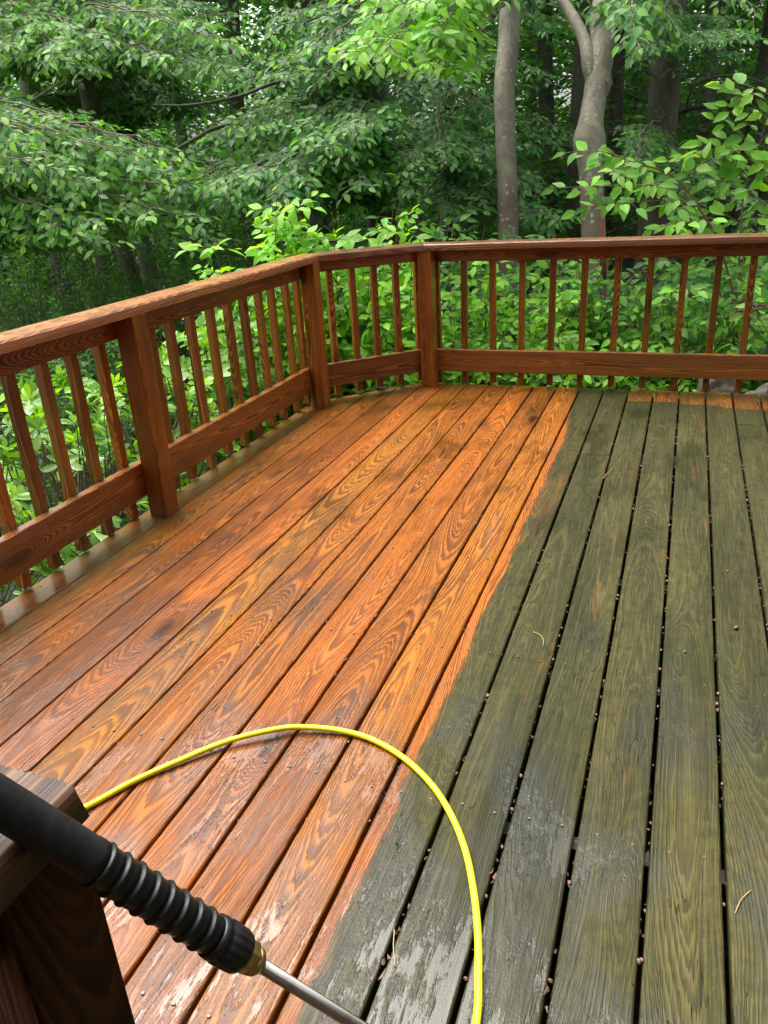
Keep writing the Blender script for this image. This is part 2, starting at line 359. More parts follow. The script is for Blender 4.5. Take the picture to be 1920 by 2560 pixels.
# ---------------------------------------------------------------- railings
def vert_place(cx, cy, lean=(0, 0)):
    return lambda u, v, w: (cx + u + lean[0] * v, cy + w + lean[1] * v, v)
def post(cx, cy, parent, z1=.853, z0=.0015, mat=None, r=.0445):
    return board('post', rect(-r, r, -r, r, .003), z0, z1, vert_place(cx, cy), mat or M['postw'], parent, n=4, wob=.0004, uoff=random.uniform(-.02, .02), woff=.01)
def baluster(cx, cy, parent, rot=0, z0=.01, z1=.80):
    ln = (random.uniform(-.004, .004), random.uniform(-.004, .004)); c, s_ = math.cos(rot), math.sin(rot)
    def pl(u, v, w):
        return (cx + u * c - w * s_ + ln[0] * (v - .4), cy + u * s_ + w * c + ln[1] * (v - .4), v)
    return board('baluster', rect(-.0185, .0185, -.0185, .0185, .0018), z0 + random.uniform(-.006, .006), z1, pl, M['rail'], parent, n=5, wob=.0005, uoff=random.uniform(-.04, .04), woff=random.uniform(0, .03))
RL = empty('deck_railing', (-2.1, 1.5, 0), 'long brown railing down the left side of the deck', 'railing')
RM = empty('deck_railing', (-1.8, 4.65, 0), 'short diagonal run of brown wooden railing between the two corner posts', 'railing')
RR = empty('deck_railing', (-.5, 4.92, 0), 'straight brown wooden railing across the far edge of the deck', 'railing')
post(-2.0335, 2.605, RL); post(-2.0355, 4.287, RL); post(-2.0335, .9, RL)
post(-1.508, 4.861, RR, mat=M['postw']); post(1.0, 4.861, RR)
# left rails
XL = lambda u, v, w: (u, v, w)
board('lower_rail', rect(-2.118, -2.0795, .095, .242, .003), -1.5, 4.345, XL, M['rail'], RL, n=24, wob=.0008, woff=.0)
board('upper_rail', rect(-2.118, -2.0795, .764, .852, .002), -1.5, 4.345, XL, M['rail'], RL, n=24, wob=.0006)
def mitre_cap(o): pass
for y in (1.42, 1.575, 1.73, 1.885, 2.04, 2.198, 2.355, 2.518, 2.69, 2.85, 2.995, 3.165, 3.338, 3.505, 3.665, 3.83, 3.975, 4.152, 4.30):
    baluster(-2.138, y, RL)
# cap pieces with mitred ends.  inner/outer lines: left x=-1.992..-2.138 ; diag c_in..c_out ; right y=4.815..4.965
xi, xo, ci, co, yi, yo = -1.992, -2.140, 6.318, 6.540, 4.812, 4.968
P1i, P1o = (xi, xi + ci), (xo, xo + co); P2i, P2o = (yi - ci, yi), (yo - co, yo)
def cap_piece(A0, B0, A1, B1, parent, n=14, wobz=.0008):
    """plank between inner edge A0->A1 and outer edge B0->B1 with rounded edges"""
    prof = [(0, .853), (.0, .868), (.015, .884), (.06, .891), (.94, .891), (.985, .884), (1, .868), (1, .853)]
    V = []; A = []; k = len(prof); sd_ = seed()
    Lm = math.dist(A0, A1)
    for i in range(n + 1):
        s = i / n; ph = sd_ * 9
        for (q, z) in prof:
            a = np.array(A0) * (1 - s) + np.array(A1) * s; b = np.array(B0) * (1 - s) + np.array(B1) * s
            p = a * (1 - q) + b * q; dz = wobz * math.sin(s * Lm * 6 + ph)
            V.append((p[0] + .0012 * math.sin(s * Lm * 11 + ph + q), p[1] + .0012 * math.sin(s * Lm * 9 + ph), z + dz)); A.append(((q - .5) * .14, s * Lm, z - .86 + .01))
    q = np.array([(i * k + j, (i + 1) * k + j, (i + 1) * k + (j + 1) % k, i * k + (j + 1) % k) for i in range(n) for j in range(k)])
    caps = np.array([list(range(k)), [n * k + j for j in range(k)][::-1]])
    o = npmesh('top_cap', V, [q, caps], M['capw'], parent, {'wc': ('FLOAT_VECTOR', A), 'sd': ('FLOAT', np.full(len(V), sd_))}); return o
e = .0008
ym = 3.40
cap_piece((xi, -1.5), (xo, -1.5), (xi, ym - e), (xo, ym - e), RL, 30)
cap_piece((xi, ym + e), (xo, ym + e), (P1i[0], P1i[1] - e), (P1o[0], P1o[1] - e), RL)
cap_piece((P1i[0] + e, P1i[1] + e), (P1o[0] + e, P1o[1] + e), (P2i[0] - e, P2i[1] - e), (P2o[0] - e, P2o[1] - e), RM)
cap_piece((P2i[0] + e, P2i[1]), (P2o[0] + e, P2o[1]), (1.6, yi), (1.6, yo), RR, 24)
# middle rails
D42 = diag(6.42)
board('lower_rail', rect(0, .038, .093, .235, .003), -2.035, -1.567, D42, M['rail'], RM, n=8, v0f=lambda u: -2.068 + .0 * u, v1f=lambda u: -1.51 - .2 * u)
board('upper_rail', rect(0, .038, .786, .852, .002), -2.035, -1.567, D42, M['rail'], RM, n=8, v0f=lambda u: -2.068, v1f=lambda u: -1.51 - .2 * u)
for x in (-2.01, -1.905, -1.802, -1.696, -1.59):
    baluster(x, x + 6.503, RM, rot=math.pi / 4, z0=.018)
# right rails
XR = lambda u, v, w: (v, u, w)
board('lower_rail', rect(4.9062, 4.943, .088, .231, .003), -1.50, 1.6, XR, M['railr'], RR, n=24, wob=.0007)
board('upper_rail', rect(4.9062, 4.943, .776, .852, .002), -1.50, 1.6, XR, M['rail'], RR, n=20, wob=.0005)
for x in (-1.472, -1.294, -1.111, -.927, -.743, -.555, -.367, -.184, -.001, .178, .357, .536, .715, .895, 1.08):
    baluster(x, 4.9625, RR, z0=.004)

# near stair railing (the dark newel at bottom left)
SR = empty('stair_railing', (-.475, .33, 0), 'dark newel post and cap board in the near left corner, under the wand', 'railing')
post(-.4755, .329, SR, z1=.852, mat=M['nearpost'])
def ridged_cap():
    """board whose weathered top is ridged along the grain, so that its cut end is wavy"""
    rr = random.Random(5)
    us = [-.552]; 
    while us[-1] < -.418: us.append(us[-1] + .0013)
    us = us[:-1] + [-.4165]
    top = [];  hi = True
    for j, u in enumerate(us):
        top.append((u, .8905 + .0004 * math.sin(u * 900 + 2 * math.sin(u * 130)))) 
    prof = [(-.552, .853), (-.413, .853), (-.4105, .856), (-.410, .882), (-.4125, .8875)] + top[::-1]
    ends = {}
    for j, u in enumerate(us): ends[u] = .0009 * math.sin(u * 900 + 2 * math.sin(u * 130))
    n = 24; V = []; A = []; k = len(prof)
    for i in range(n + 1):
        s = i / n; v = -.9 + s * 1.265
        for (u, z) in prof:
            vv = v + (ends.get(u, 0) if i == n and z > .888 else 0) - (.0025 if i == n and z > .888 else 0) - (.006 if i == n and u > -.4136 and z > .87 else 0)
            V.append((u + .0008 * math.sin(v * 13), vv, z)); A.append((u + .5, v, z - .86))
    q = np.array([(i * k + j, i * k + (j + 1) % k, (i + 1) * k + (j + 1) % k, (i + 1) * k + j) for i in range(n) for j in range(k)])
    caps = np.array([list(range(k))[::-1], [n * k + j for j in range(k)]])
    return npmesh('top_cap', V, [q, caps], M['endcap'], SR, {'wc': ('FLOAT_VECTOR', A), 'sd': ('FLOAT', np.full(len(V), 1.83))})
ridged_cap()
board('upper_rail', rect(-.495, -.457, .764, .852, .002), -.9, .283, XL, M['rail'], SR, n=4)
board('lower_rail', rect(-.495, -.457, .095, .24, .002), -.9, .283, XL, M['rail'], SR, n=4)
for y in (.19, .05, -.10, -.25): baluster(-.515, y, SR)
post(-.4755, -.85, SR, z1=.852)

# ---------------------------------------------------------------- tubes / lathe
def tube(path, radii, n=8, close=True):
    P = np.array(path, float); N = len(P); radii = np.broadcast_to(radii, (N,)) if np.ndim(radii) == 0 else np.array(radii)
    T = np.gradient(P, axis=0); T /= np.linalg.norm(T, axis=1)[:, None] + 1e-12
    ref = np.array([0, 0, 1.]) if abs(T[0][2]) < .9 else np.array([1., 0, 0])
    a = np.arange(n) / n * 2 * math.pi; V = np.empty((N, n, 3))
    x = np.cross(ref, T[0]); x /= np.linalg.norm(x)
    for i in range(N):
        x = x - T[i] * x.dot(T[i]); x /= np.linalg.norm(x) + 1e-12; y = np.cross(T[i], x)
        V[i] = P[i] + radii[i] * (np.cos(a)[:, None] * x + np.sin(a)[:, None] * y)
    V = V.reshape(-1, 3)
    i = np.arange(N - 1)[:, None] * n; j = np.arange(n)[None, :]; j2 = (j + 1) % n
    Q = np.stack([i + j, i + j2, i + n + j2, i + n + j], -1).reshape(-1, 4)
    return V, Q
def tube_obj(name, path, radii, mat, parent=None, n=10, smooth=True, attrs=None):
    V, Q = tube(path, radii, n); k = len(V)
    caps = np.array([list(range(n))[::-1], list(range(k - n, k))])
    return npmesh(name, V, [Q, caps], mat, parent, attrs, smooth)
def catmull(pts, m=10):
    P = np.array(pts, float); P = np.vstack([2 * P[0] - P[1], P, 2 * P[-1] - P[-2]]); out = []
    for i in range(1, len(P) - 2):
        for t in np.arange(m) / m:
            a, b, c, d = P[i - 1], P[i], P[i + 1], P[i + 2]
            out.append(.5 * ((2 * b) + (c - a) * t + (2 * a - 5 * b + 4 * c - d) * t * t + (3 * b - a - 3 * c + d) * t ** 3))
    out.append(P[-2]); return np.array(out)

# hose
g = G('yellow_rubber'); ps = g.n('NewGeometry')
sc = g.mr(g.noise(ps, 60, 4, .7), .58, .72); sc2 = g.mr(g.noise(ps, 9, 3), .55, .7)
hc = g.mix(g.mt('MULTIPLY', sc, .35), (.72, .74, .012), (.42, .42, .03)); hc = g.mix(g.mt('MULTIPLY', sc2, .2), hc, (.45, .5, .02))
M['hose'] = g.done(g.bsdf(Base_Color=hc, Roughness=.33, Normal=g.bump(g.noise(ps, 90, 2), .2, .001)))
hp = [(-1.62, .45), (-1.42, .78), (-1.28, .93), (-1.194, 1.047), (-1.136, 1.152), (-1.064, 1.248), (-.982, 1.341), (-.883, 1.414), (-.818, 1.444), (-.725, 1.463), (-.635, 1.456), (-.535, 1.414), (-.444, 1.346), (-.375, 1.267), (-.321, 1.18), (-.281, 1.088), (-.253, 1.005), (-.233, .927), (-.215, .836), (-.212, .7), (-.24, .4), (-.32, .1), (-.3, -.2)]
hl = [(x, y, .0078 + .010 * math.exp(-((x + .9) / .16) ** 2)) for x, y in hp]
tag(tube_obj('pressure_hose', catmull(hl, 8), .0074, M['hose'], None, 12), 'bright yellow high pressure hose lying in an arc on the deck', 'hose')

# wand
g = G('black_rubber'); ps = g.n('NewGeometry')
M['rubber'] = g.done(g.bsdf(Base_Color=g.mix(g.mr(g.noise(ps, 90, 4, .7), .4, .7), (.007, .007, .008), (.02, .02, .02)), Roughness=g.mr(g.noise(ps, 40, 3), .3, .7, .5, .75), Specular_IOR_Level=.3, Normal=g.bump(g.noise(ps, 500, 3), .25, .0006)))
g = G('glossy_black_rubber'); ps = g.n('NewGeometry')
M['gloss'] = g.done(g.bsdf(Base_Color=(.010, .010, .012), Specular_IOR_Level=.35, Roughness=g.mr(g.noise(ps, 70, 4, .7), .3, .7, .24, .48), Normal=g.bump(g.noise(ps, 260, 3), .25, .0008)))
g = G('worn_brass'); ps = g.n('NewGeometry')
M['brass'] = g.done(g.bsdf(Base_Color=g.mix(g.mr(g.noise(ps, 80, 3), .4, .65), (.55, .40, .15), (.36, .25, .10)), Metallic=1., Roughness=.36, Normal=g.bump(g.noise(ps, 120, 2), .15, .001)))
g = G('steel_tube'); ps = g.n('NewGeometry')
M['steel'] = g.done(g.bsdf(Base_Color=g.mix(g.mr(g.noise(ps, 45, 4, .7), .5, .75), (.40, .37, .33), (.22, .17, .12)), Metallic=1., Roughness=.24))
WA = at(0, 2006, .556); WB = at(930, 2586, .735)
wd = (WB - WA) / np.linalg.norm(WB - WA)
def wp(s): return WA + wd * s
tnose = (WA[2] - .012) / -wd[2]
wand = empty('pressure_washer_wand', tuple(wp(.1)), 'black ribbed pressure washer wand with brass fitting and steel lance', 'wand')
def lathe(name, prof, mat, n=32, smooth=True, mod=None):
    ss = [p[0] for p in prof]; rr_ = [p[1] for p in prof]
    V, Q = tube([wp(s) for s in ss], rr_, n)
    if mod: V = mod(V, ss, n)
    k = len(V); caps = np.array([list(range(n))[::-1], list(range(k - n, k))])
    o = npmesh(name, V, [Q, caps], mat, wand, None, smooth); return o
def s_of(px, py):       # arc length on the wand axis whose image is nearest to a pixel
    best = min(np.linspace(-.2, .8, 2001), key=lambda s: np.hypot(*(np.array(proj(wp(s))) - (px, py)))); return best
def proj(p):
    c = R.T @ (np.array(p) - np.array([0, 0, H])); return (960 + 1965 * c[0] / -c[2], 1280 - 1965 * c[1] / -c[2])
s_g = s_of(240, 2155); s_e = s_of(530, 2335); s_c = s_of(600, 2385); s_b = s_of(645, 2415)
print('wand s', s_g, s_e, s_c, s_b, tnose)
# smooth front grip, slightly swollen
sm = [(-.16, .013), (-.155, .0145)] + [(s, .0152 + .0010 * math.sin((s + .1) * 9)) for s in np.linspace(-.15, s_g - .012, 16)] + [(s_g - .006, .0168), (s_g, .0165), (s_g + .001, .0135)]
lathe('grip', sm, M['rubber'])
rb = []; nr = 8; L_ = (s_e - s_g) / nr
for i in range(nr):
    s = s_g + i * L_
    rb += [(s + .0006, .0148), (s + L_ * .10, .0150), (s + L_ * .16, .0172), (s + L_ * .24, .0179), (s + L_ * .32, .0174), (s + L_ * .40, .0163), (s + L_ * .7, .0160), (s + L_ * .93, .0158), (s + L_ * .97, .0149)]
lathe('ribbed_sleeve', rb, M['gloss'], 40)
def flute(V, ss, n):
    W_ = V.reshape(len(ss), n, 3).copy()
    for i, s in enumerate(ss):
        if .2 < (s - s_e) / (s_c - s_e) < .98:
            c = wp(s); f = 1 - .035 * (np.cos(np.arange(n) / n * 2 * math.pi * 16) > .3)
            W_[i] = c + (W_[i] - c) * f[:, None]
    return W_.reshape(-1, 3)
q = s_c - s_e
lathe('end_collar', [(s_e + q * .0, .0150), (s_e + q * .03, .0176), (s_e + q * .2, .0182), (s_e + q * .24, .0170), (s_e + q * .29, .0170), (s_e + q * .33, .0186), (s_e + q * .6, .0186), (s_e + q * .9, .0180), (s_e + q * .99, .0168), (s_e + q, .012)], M['gloss'], 96, True, flute)
q = s_b - s_c
o = lathe('brass_fitting', [(s_c, .0130), (s_c + q * .3, .0138), (s_c + q * .55, .0138)], M['brass'], 6, False)
o = lathe('brass_cone', [(s_c + q * .55, .0128), (s_c + q * .8, .0118), (s_c + q * .98, .0088), (s_c + q * 1.0, .005)], M['brass'], 28)
lathe('lance_tube', [(s_b - .001, .0060), (tnose - .05, .0060)], M['steel'], 24)
lathe('nozzle', [(tnose - .05, .0085), (tnose - .045, .0100), (tnose - .01, .0100), (tnose, .006)], M['brass'], 20)
# trigger gun behind the grip (beyond the frame): a bent body and pistol handle
gp = wp(-.16); V, Q = tube([gp, wp(-.20), wp(-.25), wp(-.29) + [0, 0, -.02], wp(-.32) + [0, 0, -.08], wp(-.33) + [0, 0, -.13]], [.015, .019, .020, .019, .017, .015], 14)
npmesh('trigger_gun', V, [Q, np.array([list(range(14))[::-1], list(range(len(V) - 14, len(V)))])], M['rubber'], wand, None, True)

# ---------------------------------------------------------------- small litter on the deck
g = G('bud_scale'); M['husk'] = g.done(g.bsdf(Base_Color=g.mix(g.attr('hc', 'Fac'), (.07, .028, .018), (.19, .095, .065)), Roughness=.3))
def husk(x, y, size, name='bud_husk', zc=None, ang=None, parent=None):
    n1, n2 = 7, 9; ang = random.uniform(0, 6.28) if ang is None else ang
    z0 = .0035 if zc is None else zc
    V = []; c = []
    for i in range(n1):
        s = i / (n1 - 1); rr_ = size * .42 * math.sin(math.pi * min(.97, max(.03, s))) ** .6 * (1 + .25 * math.sin(s * 14))
        for j in range(n2):
            a = j / n2 * 2 * math.pi; l = (s - .5) * size
            lx, ly, lz = l + .1 * size * math.cos(a), rr_ * math.cos(a), rr_ * .8 * math.sin(a) + .15 * size * math.sin(s * 3)
            V.append((x + lx * math.cos(ang) - ly * math.sin(ang), y + lx * math.sin(ang) + ly * math.cos(ang), z0 + lz)); c.append((i % 2) * .8 + .1)
    Q = np.array([(i * n2 + j, i * n2 + (j + 1) % n2, (i + 1) * n2 + (j + 1) % n2, (i + 1) * n2 + j) for i in range(n1 - 1) for j in range(n2)])
    caps = np.array([list(range(n2))[::-1], list(range(n1 * n2 - n2, n1 * n2))])
    return npmesh(name, V, [Q, caps], M['husk'], parent, {'hc': ('FLOAT', c)}, True)
hk = [(.317, 2.256), (.317, 2.515), (.171, 1.846), (.169, 1.892), (.026, 1.967), (.025, 1.862), (.023, 2.065), (-.26, 1.936), (-.122, 2.356), (.025, 2.494), (.028, 2.955), (.173, 3.078), (.326, 3.388), (.322, 3.272), (.173, 3.778), (-.407, 2.522), (-.118, 3.083), (-.12, 3.592), (-.832, 3.442), (-.692, 2.804), (-.983, 3.694), (-.259, 3.885), (-.263, 2.112), (-.12, 1.719), (.169, 1.545), (.025, 1.379), (.023, 1.359), (-.115, 1.173), (-.259, 1.223), (.024, 1.043), (.031, 1.04), (.168, 1.209), (-.256, 1.333), (-.257, 1.443), (-.259, 1.094), (-.119, .956), (-.263, .915)]
ordn = ['first', 'second', 'third', 'fourth', 'fifth', 'sixth', 'seventh', 'eighth', 'ninth', 'tenth', 'eleventh']
byg = {}
for (x, y) in hk: byg.setdefault(min(gaps, key=lambda a: abs(a - x)), []).append((x, y))
green = sorted(q for q in byg if q > -.45); clean = sorted(q for q in byg if q < -.45)
for gx, lst in byg.items():
    for i, (x, y) in enumerate(sorted(lst, key=lambda q: q[1])):
        sz = random.uniform(.0065, .012)
        lb = ('bud husk in the %s gap right of the clean edge, %s from the near end' % (ordn[green.index(gx)], ordn[i])) if gx in green else 'bud husk in the %s littered gap of the clean boards, counted from the left' % ordn[clean.index(gx)]
        tag(husk(gx + random.uniform(-.003, .003), y, sz, ang=math.pi / 2 + random.uniform(-.5, .5), zc=-.001), lb, 'bud husk', 'bud husks caught in the board gaps')
tag(husk(.24, 2.233, .016, ang=.5, zc=.0058), 'plump brown bud husk lying in the middle of a green board near the right edge', 'bud husk')
tag(husk(.229, 2.604, .009, ang=1.5, zc=.004), 'tiny dark crumb on a green board, the farther of the two on open boards', 'debris')
tag(husk(.098, 2.067, .009, ang=.9, zc=.004), 'tiny dark crumb on a green board, the nearer of the two on open boards', 'debris')
g = G('dry_needle'); M['needle'] = g.done(g.bsdf(Base_Color=(.42, .28, .13), Roughness=.6))
g = G('dry_twig'); M['twig'] = g.done(g.bsdf(Base_Color=(.22, .085, .04), Roughness=.6))
tag(tube_obj('twig', catmull([(-.229, 3.539, .004), (-.235, 3.47, .012), (-.252, 3.42, .01), (-.26, 3.383, .004)], 4), .0022, M['twig'], None, 5), 'small bent brown twig on the green boards near the wet patch', 'twig')
tag(tube_obj('pine_needle', catmull([(-.336, 2.063, .003), (-.312, 2.045, .007), (-.299, 2.02, .007), (-.295, 1.995, .003)], 4), .0009, M['needle'], None, 5), 'curved pale pine needle in the middle of the green boards', 'pine needle')
tag(tube_obj('pine_needle', catmull([(.227, 1.255, .003), (.208, 1.225, .005), (.196, 1.191, .003)], 4), .001, M['needle'], None, 5), 'short straight pine needle on the rightmost green board', 'pine needle')
tag(tube_obj('pine_needle', catmull([(-.405, .967, .003), (-.394, .93, .005), (-.379, .897, .003)], 4), .001, M['needle'], None, 5), 'pale pine needle on the wet green boards near the bottom edge', 'pine needle')

# crumbs of bark, seed coats and leaf bits packed along the gaps
V = []; F3 = []
for k in range(620):
    gx = random.choice([q for q in gaps if -1.3 < q < .6]) if random.random() < .3 else random.choice([q for q in gaps if -.45 < q < .6]); y = random.uniform(.75, 4.7)
    c = np.array([gx + random.gauss(0, .0035), y, random.uniform(-.010, .001)]); z_ = random.uniform(.0012, .0034); a = rng.normal(0, 1, (5, 3)) * np.array([1, 1.8, .6]) * z_
    i0 = len(V); V += list(c + a); F3 += [(i0, i0 + 1, i0 + 2), (i0, i0 + 2, i0 + 3), (i0, i0 + 3, i0 + 1), (i0 + 1, i0 + 3, i0 + 4), (i0 + 2, i0 + 1, i0 + 4), (i0 + 3, i0 + 2, i0 + 4)]
g = G('gap_crumbs'); M['crumb'] = g.done(g.bsdf(Base_Color=g.ramp(g.n('NewGeometry', out='Random Per Island'), [(0, (.015, .010, .007)), (.5, (.07, .035, .02)), (1, (.20, .12, .08))]), Roughness=.7))
tag(npmesh('gap_debris', V, [np.array(F3)], M['crumb'], None), 'dark crumbs of bark and leaf bits along the board gaps', kind='stuff')

# ---------------------------------------------------------------- terrain
def hnoise(x, y):
    return .10 * np.sin(x * .9 + 1.3) * np.cos(y * .7) + .06 * np.sin(x * 2.3 + y * 1.7) + .03 * np.sin(x * 5.1 - y * 4.2)
def ter(x, y):
    x = np.asarray(x, float); y = np.asarray(y, float)
    sl_ = np.clip(-(x + .3), 0, 14)
    return -.36 - .27 * sl_ + .035 * np.clip(y - 6, 0, 60) + hnoise(x, y) + np.clip(np.hypot(x, y) - 30, 0, 100) * .10
nx = 200; gx_ = np.sign(np.linspace(-1, 1, nx)) * np.abs(np.linspace(-1, 1, nx)) ** 2.2 * 160; 
X, Y = np.meshgrid(gx_ - 1, gx_ + 6); Z = ter(X, Y)
V = np.c_[X.ravel(), Y.ravel(), Z.ravel()]; i, j = np.meshgrid(np.arange(nx - 1), np.arange(nx - 1), indexing='ij')
Q = np.stack([i * nx + j, i * nx + j + 1, (i + 1) * nx + j + 1, (i + 1) * nx + j], -1).reshape(-1, 4)
g = G('forest_floor'); ps = g.n('NewGeometry')
vor = g.t.nodes.new('ShaderNodeTexVoronoi'); vor.inputs['Scale'].default_value = 16; g.put(vor.inputs['Vector'], ps)
fc = g.mix(.75, g.ramp(g.noise(ps, 5, 5, .7), [(.3, (.012, .011, .006)), (.45, (.03, .022, .012)), (.6, (.018, .032, .010))]), g.mix(1., vor.outputs['Color'], (.05, .045, .022), 'MULTIPLY'))
M['floor'] = g.done(g.bsdf(Base_Color=fc, Roughness=.85, Normal=g.bump(g.noise(ps, 22, 5, .7), .8, .05)))
tag(npmesh('ground', V, [Q], M['floor'], None, None, True), 'sloping forest floor covered in brown leaf litter', kind='structure')

# ---------------------------------------------------------------- foliage engine
def leaf_mat(name, base, young, trans, rough=.38, spec=.5, veins=True):
    g = G(name)
    lc = g.attr('lc', 'Vector'); a, b, c = g.sep(lc)     # a: shade 0..1, b: youth 0..1
    uv = g.attr('lu', 'Vector'); uu, vv, _ = g.sep(uv)
    col = g.mix(b, tuple(base), tuple(young))
    hsv = g.t.nodes.new('ShaderNodeHueSaturation'); g.put(hsv.inputs['Color'], col)
    g.put(hsv.inputs['Value'], g.mr(a, 0, 1, .48, 1.5)); g.put(hsv.inputs['Hue'], g.mr(c, 0, 1, .485, .512)); col = hsv.outputs[0]
    nrm = None
    if veins:
        au = g.mt('ABSOLUTE', uu)
        rib = g.mr(au, .0, .10, 1., 0.)
        ph = g.mt('ADD', g.mt('MULTIPLY', vv, 62.), g.mt('MULTIPLY', au, -22.))
        ve = g.mr(g.mt('SINE', ph), .6, 1.)
        col = g.mix(g.mt('MULTIPLY', rib, .45), col, tuple(min(1, 1.9 * x + .02) for x in base))
        nrm = g.bump(g.mt('MULTIPLY_ADD', ve, -.7, g.mt('MULTIPLY', rib, -1.)), .5, .0012)
    bf = g.n('NewGeometry', out='Backfacing')
    colb = g.mix(g.mt('MULTIPLY', bf, .35), col, (.16, .24, .13))
    p = g.bsdf(Base_Color=colb, Roughness=g.mt('MULTIPLY_ADD', bf, .25, rough), Specular_IOR_Level=spec, **({'Normal': nrm} if nrm is not None else {}))
    h2 = g.t.nodes.new('ShaderNodeHueSaturation'); g.put(h2.inputs['Color'], col); h2.inputs['Saturation'].default_value = 1.12; h2.inputs['Value'].default_value = 1.9; h2.inputs['Hue'].default_value = .488
    tr = g.n('BsdfTranslucent', Color=h2.outputs[0])
    mx = g.n('MixShader', _0=trans, _1=p, _2=tr)
    return g.done(mx)
M['beech'] = leaf_mat('beech_leaf', (.050, .175, .040), (.23, .50, .045), .40, .45, .28)
M['rhodo'] = leaf_mat('rhododendron_leaf', (.055, .180, .035), (.26, .50, .05), .26, .25, .5)
M['farleaf'] = leaf_mat('far_leaf', (.045, .145, .032), (.13, .30, .04), .4, .5, .3, False)
g = G('bark_twig'); ps = g.n('NewGeometry')
M['bark'] = g.done(g.bsdf(Base_Color=g.mix(g.mr(g.noise(ps, 8, 4, .7), .35, .65), (.10, .085, .062), (.23, .20, .15)), Roughness=.8))
g = G('brown_twig'); M['stem'] = g.done(g.bsdf(Base_Color=(.16, .085, .045), Roughness=.6))

def template(kind):
    if kind == 'near':
        rows = [(0, 0), (.22, .185), (.48, .255), (.76, .15), (1, 0)]
    elif kind == 'ob':
        rows = [(0, 0), (.28, .11), (.62, .215), (.88, .15), (1, 0)]
    if kind in ('near', 'ob'):
        V = [(0, 0, 0)]; 
        for (v, h) in rows[1:4]:
            dz = -.16 * v * v; V += [(-h, v, dz + h * .28), (0, v, dz), (h, v, dz + h * .28)]
        V += [(0, 1, -.17)]
        T = [(0, 2, 1), (0, 3, 2), (10, 7, 8), (10, 8, 9)]
        Qd = [(1, 2, 5, 4), (2, 3, 6, 5), (4, 5, 8, 7), (5, 6, 9, 8)]
        return np.array(V, float), np.array(T), np.array(Qd)
    V = [(0, 0, 0), (-.25, .45, .07), (.25, .45, .07), (0, 1, -.1)]
    return np.array(V, float), np.array([(0, 3, 1), (0, 2, 3)]), None
TPL = {k: template(k) for k in ('near', 'ob', 'far')}
class Leaves:
    def __init__(s): s.p = []; s.d = []; s.n = []; s.z = []; s.c = []
    def add(s, p, d, n, z, c): s.p.append(p); s.d.append(d); s.n.append(n); s.z.append(z); s.c.append(c)
    def addn(s, p, d, n, z, c):
        s.p += list(p); s.d += list(d); s.n += list(n); s.z += list(z); s.c += list(c)
    def build(s, name, tpl, mat, parent, keep_out=True):
        p, d, n, z, c = map(lambda a: np.array(a, float), (s.p, s.d, s.n, s.z, s.c))
        if keep_out:   # nothing grows through the deck
            tip = p + d * z[:, None]
            ins = lambda q: (q[:, 0] > -2.20) & (q[:, 1] < 5.03) & (q[:, 1] - q[:, 0] < 6.62)
            ok = ~(ins(p) | ins(tip)); p, d, n, z, c = p[ok], d[ok], n[ok], z[ok], c[ok]
        if not len(p): return None
        V0, T, Qd = TPL[tpl]
        d /= np.linalg.norm(d, axis=1)[:, None]; n = n - d * (n * d).sum(1)[:, None]; n /= np.linalg.norm(n, axis=1)[:, None] + 1e-9
        x = np.cross(d, n)
        wv = rng.uniform(.85, 1.15, len(p)); cu = rng.uniform(.2, 1.6, len(p))
        V = p[:, None] + z[:, None, None] * (V0[None, :, 0, None] * wv[:, None, None] * x[:, None] + V0[None, :, 1, None] * d[:, None] + V0[None, :, 2, None] * cu[:, None, None] * n[:, None])
        k = len(V0); off = (np.arange(len(p)) * k)[:, None, None]
        F = [(T[None] + off).reshape(-1, 3)]
        if Qd is not None: F.append((Qd[None] + off).reshape(-1, 4))
        C = np.repeat(c, k, 0); LU = np.tile(np.c_[V0[:, 0] * 3.5, V0[:, 1], V0[:, 1] * 0], (len(p), 1))
        return npmesh(name, V.reshape(-1, 3), F, mat, parent, {'lc': ('FLOAT_VECTOR', C), 'lu': ('FLOAT_VECTOR', LU)}, tpl != 'far')
class Wood:
    def __init__(s): s.V = []; s.Q = []; s.n = 0
    def add(s, path, rad, n=5):
        V, Q = tube(path, rad, n); s.V.append(V); s.Q.append(Q + s.n); s.n += len(V)
    def build(s, name, mat, parent):
        if not s.V: return None
        return npmesh(name, np.concatenate(s.V), [np.concatenate(s.Q)], mat, parent, None, True)
def unit(v): v = np.array(v, float); return v / (np.linalg.norm(v) + 1e-12)
def bez(a, b, c, n): t = np.linspace(0, 1, n)[:, None]; return a * (1 - t) ** 2 + 2 * b * t * (1 - t) + c * t * t
def leafcol(young, var=.25): return (min(1, max(0, random.gauss(.5, .22))), min(1, max(0, random.gauss(young, var))), random.random())
def twig_leaves(LV, pts, t_, n_, size, young, gap):
    L = np.linalg.norm(np.diff(pts, axis=0), axis=1).sum(); m = max(2, int(L / gap)); side = random.choice((-1, 1))
    for i in range(m):
        s = (i + .6) / m; k = s * (len(pts) - 1); a = int(min(k, len(pts) - 2)); p = pts[a] + (pts[a + 1] - pts[a]) * (k - a)
        sv = np.cross(n_, t_); ang = random.uniform(.7, 1.1) if i < m - 1 else .15
        d = t_ * math.cos(ang) + sv * side * math.sin(ang) + np.array([0, 0, -random.uniform(.0, .34)]); side = -side
        nn_ = unit(n_ + rng.normal(0, .28, 3))
        LV.add(p + np.array([0, 0, -.003]), unit(d), nn_, size * random.uniform(.7, 1.15) * (.8 + .35 * math.sin(math.pi * s)), leafcol(young))
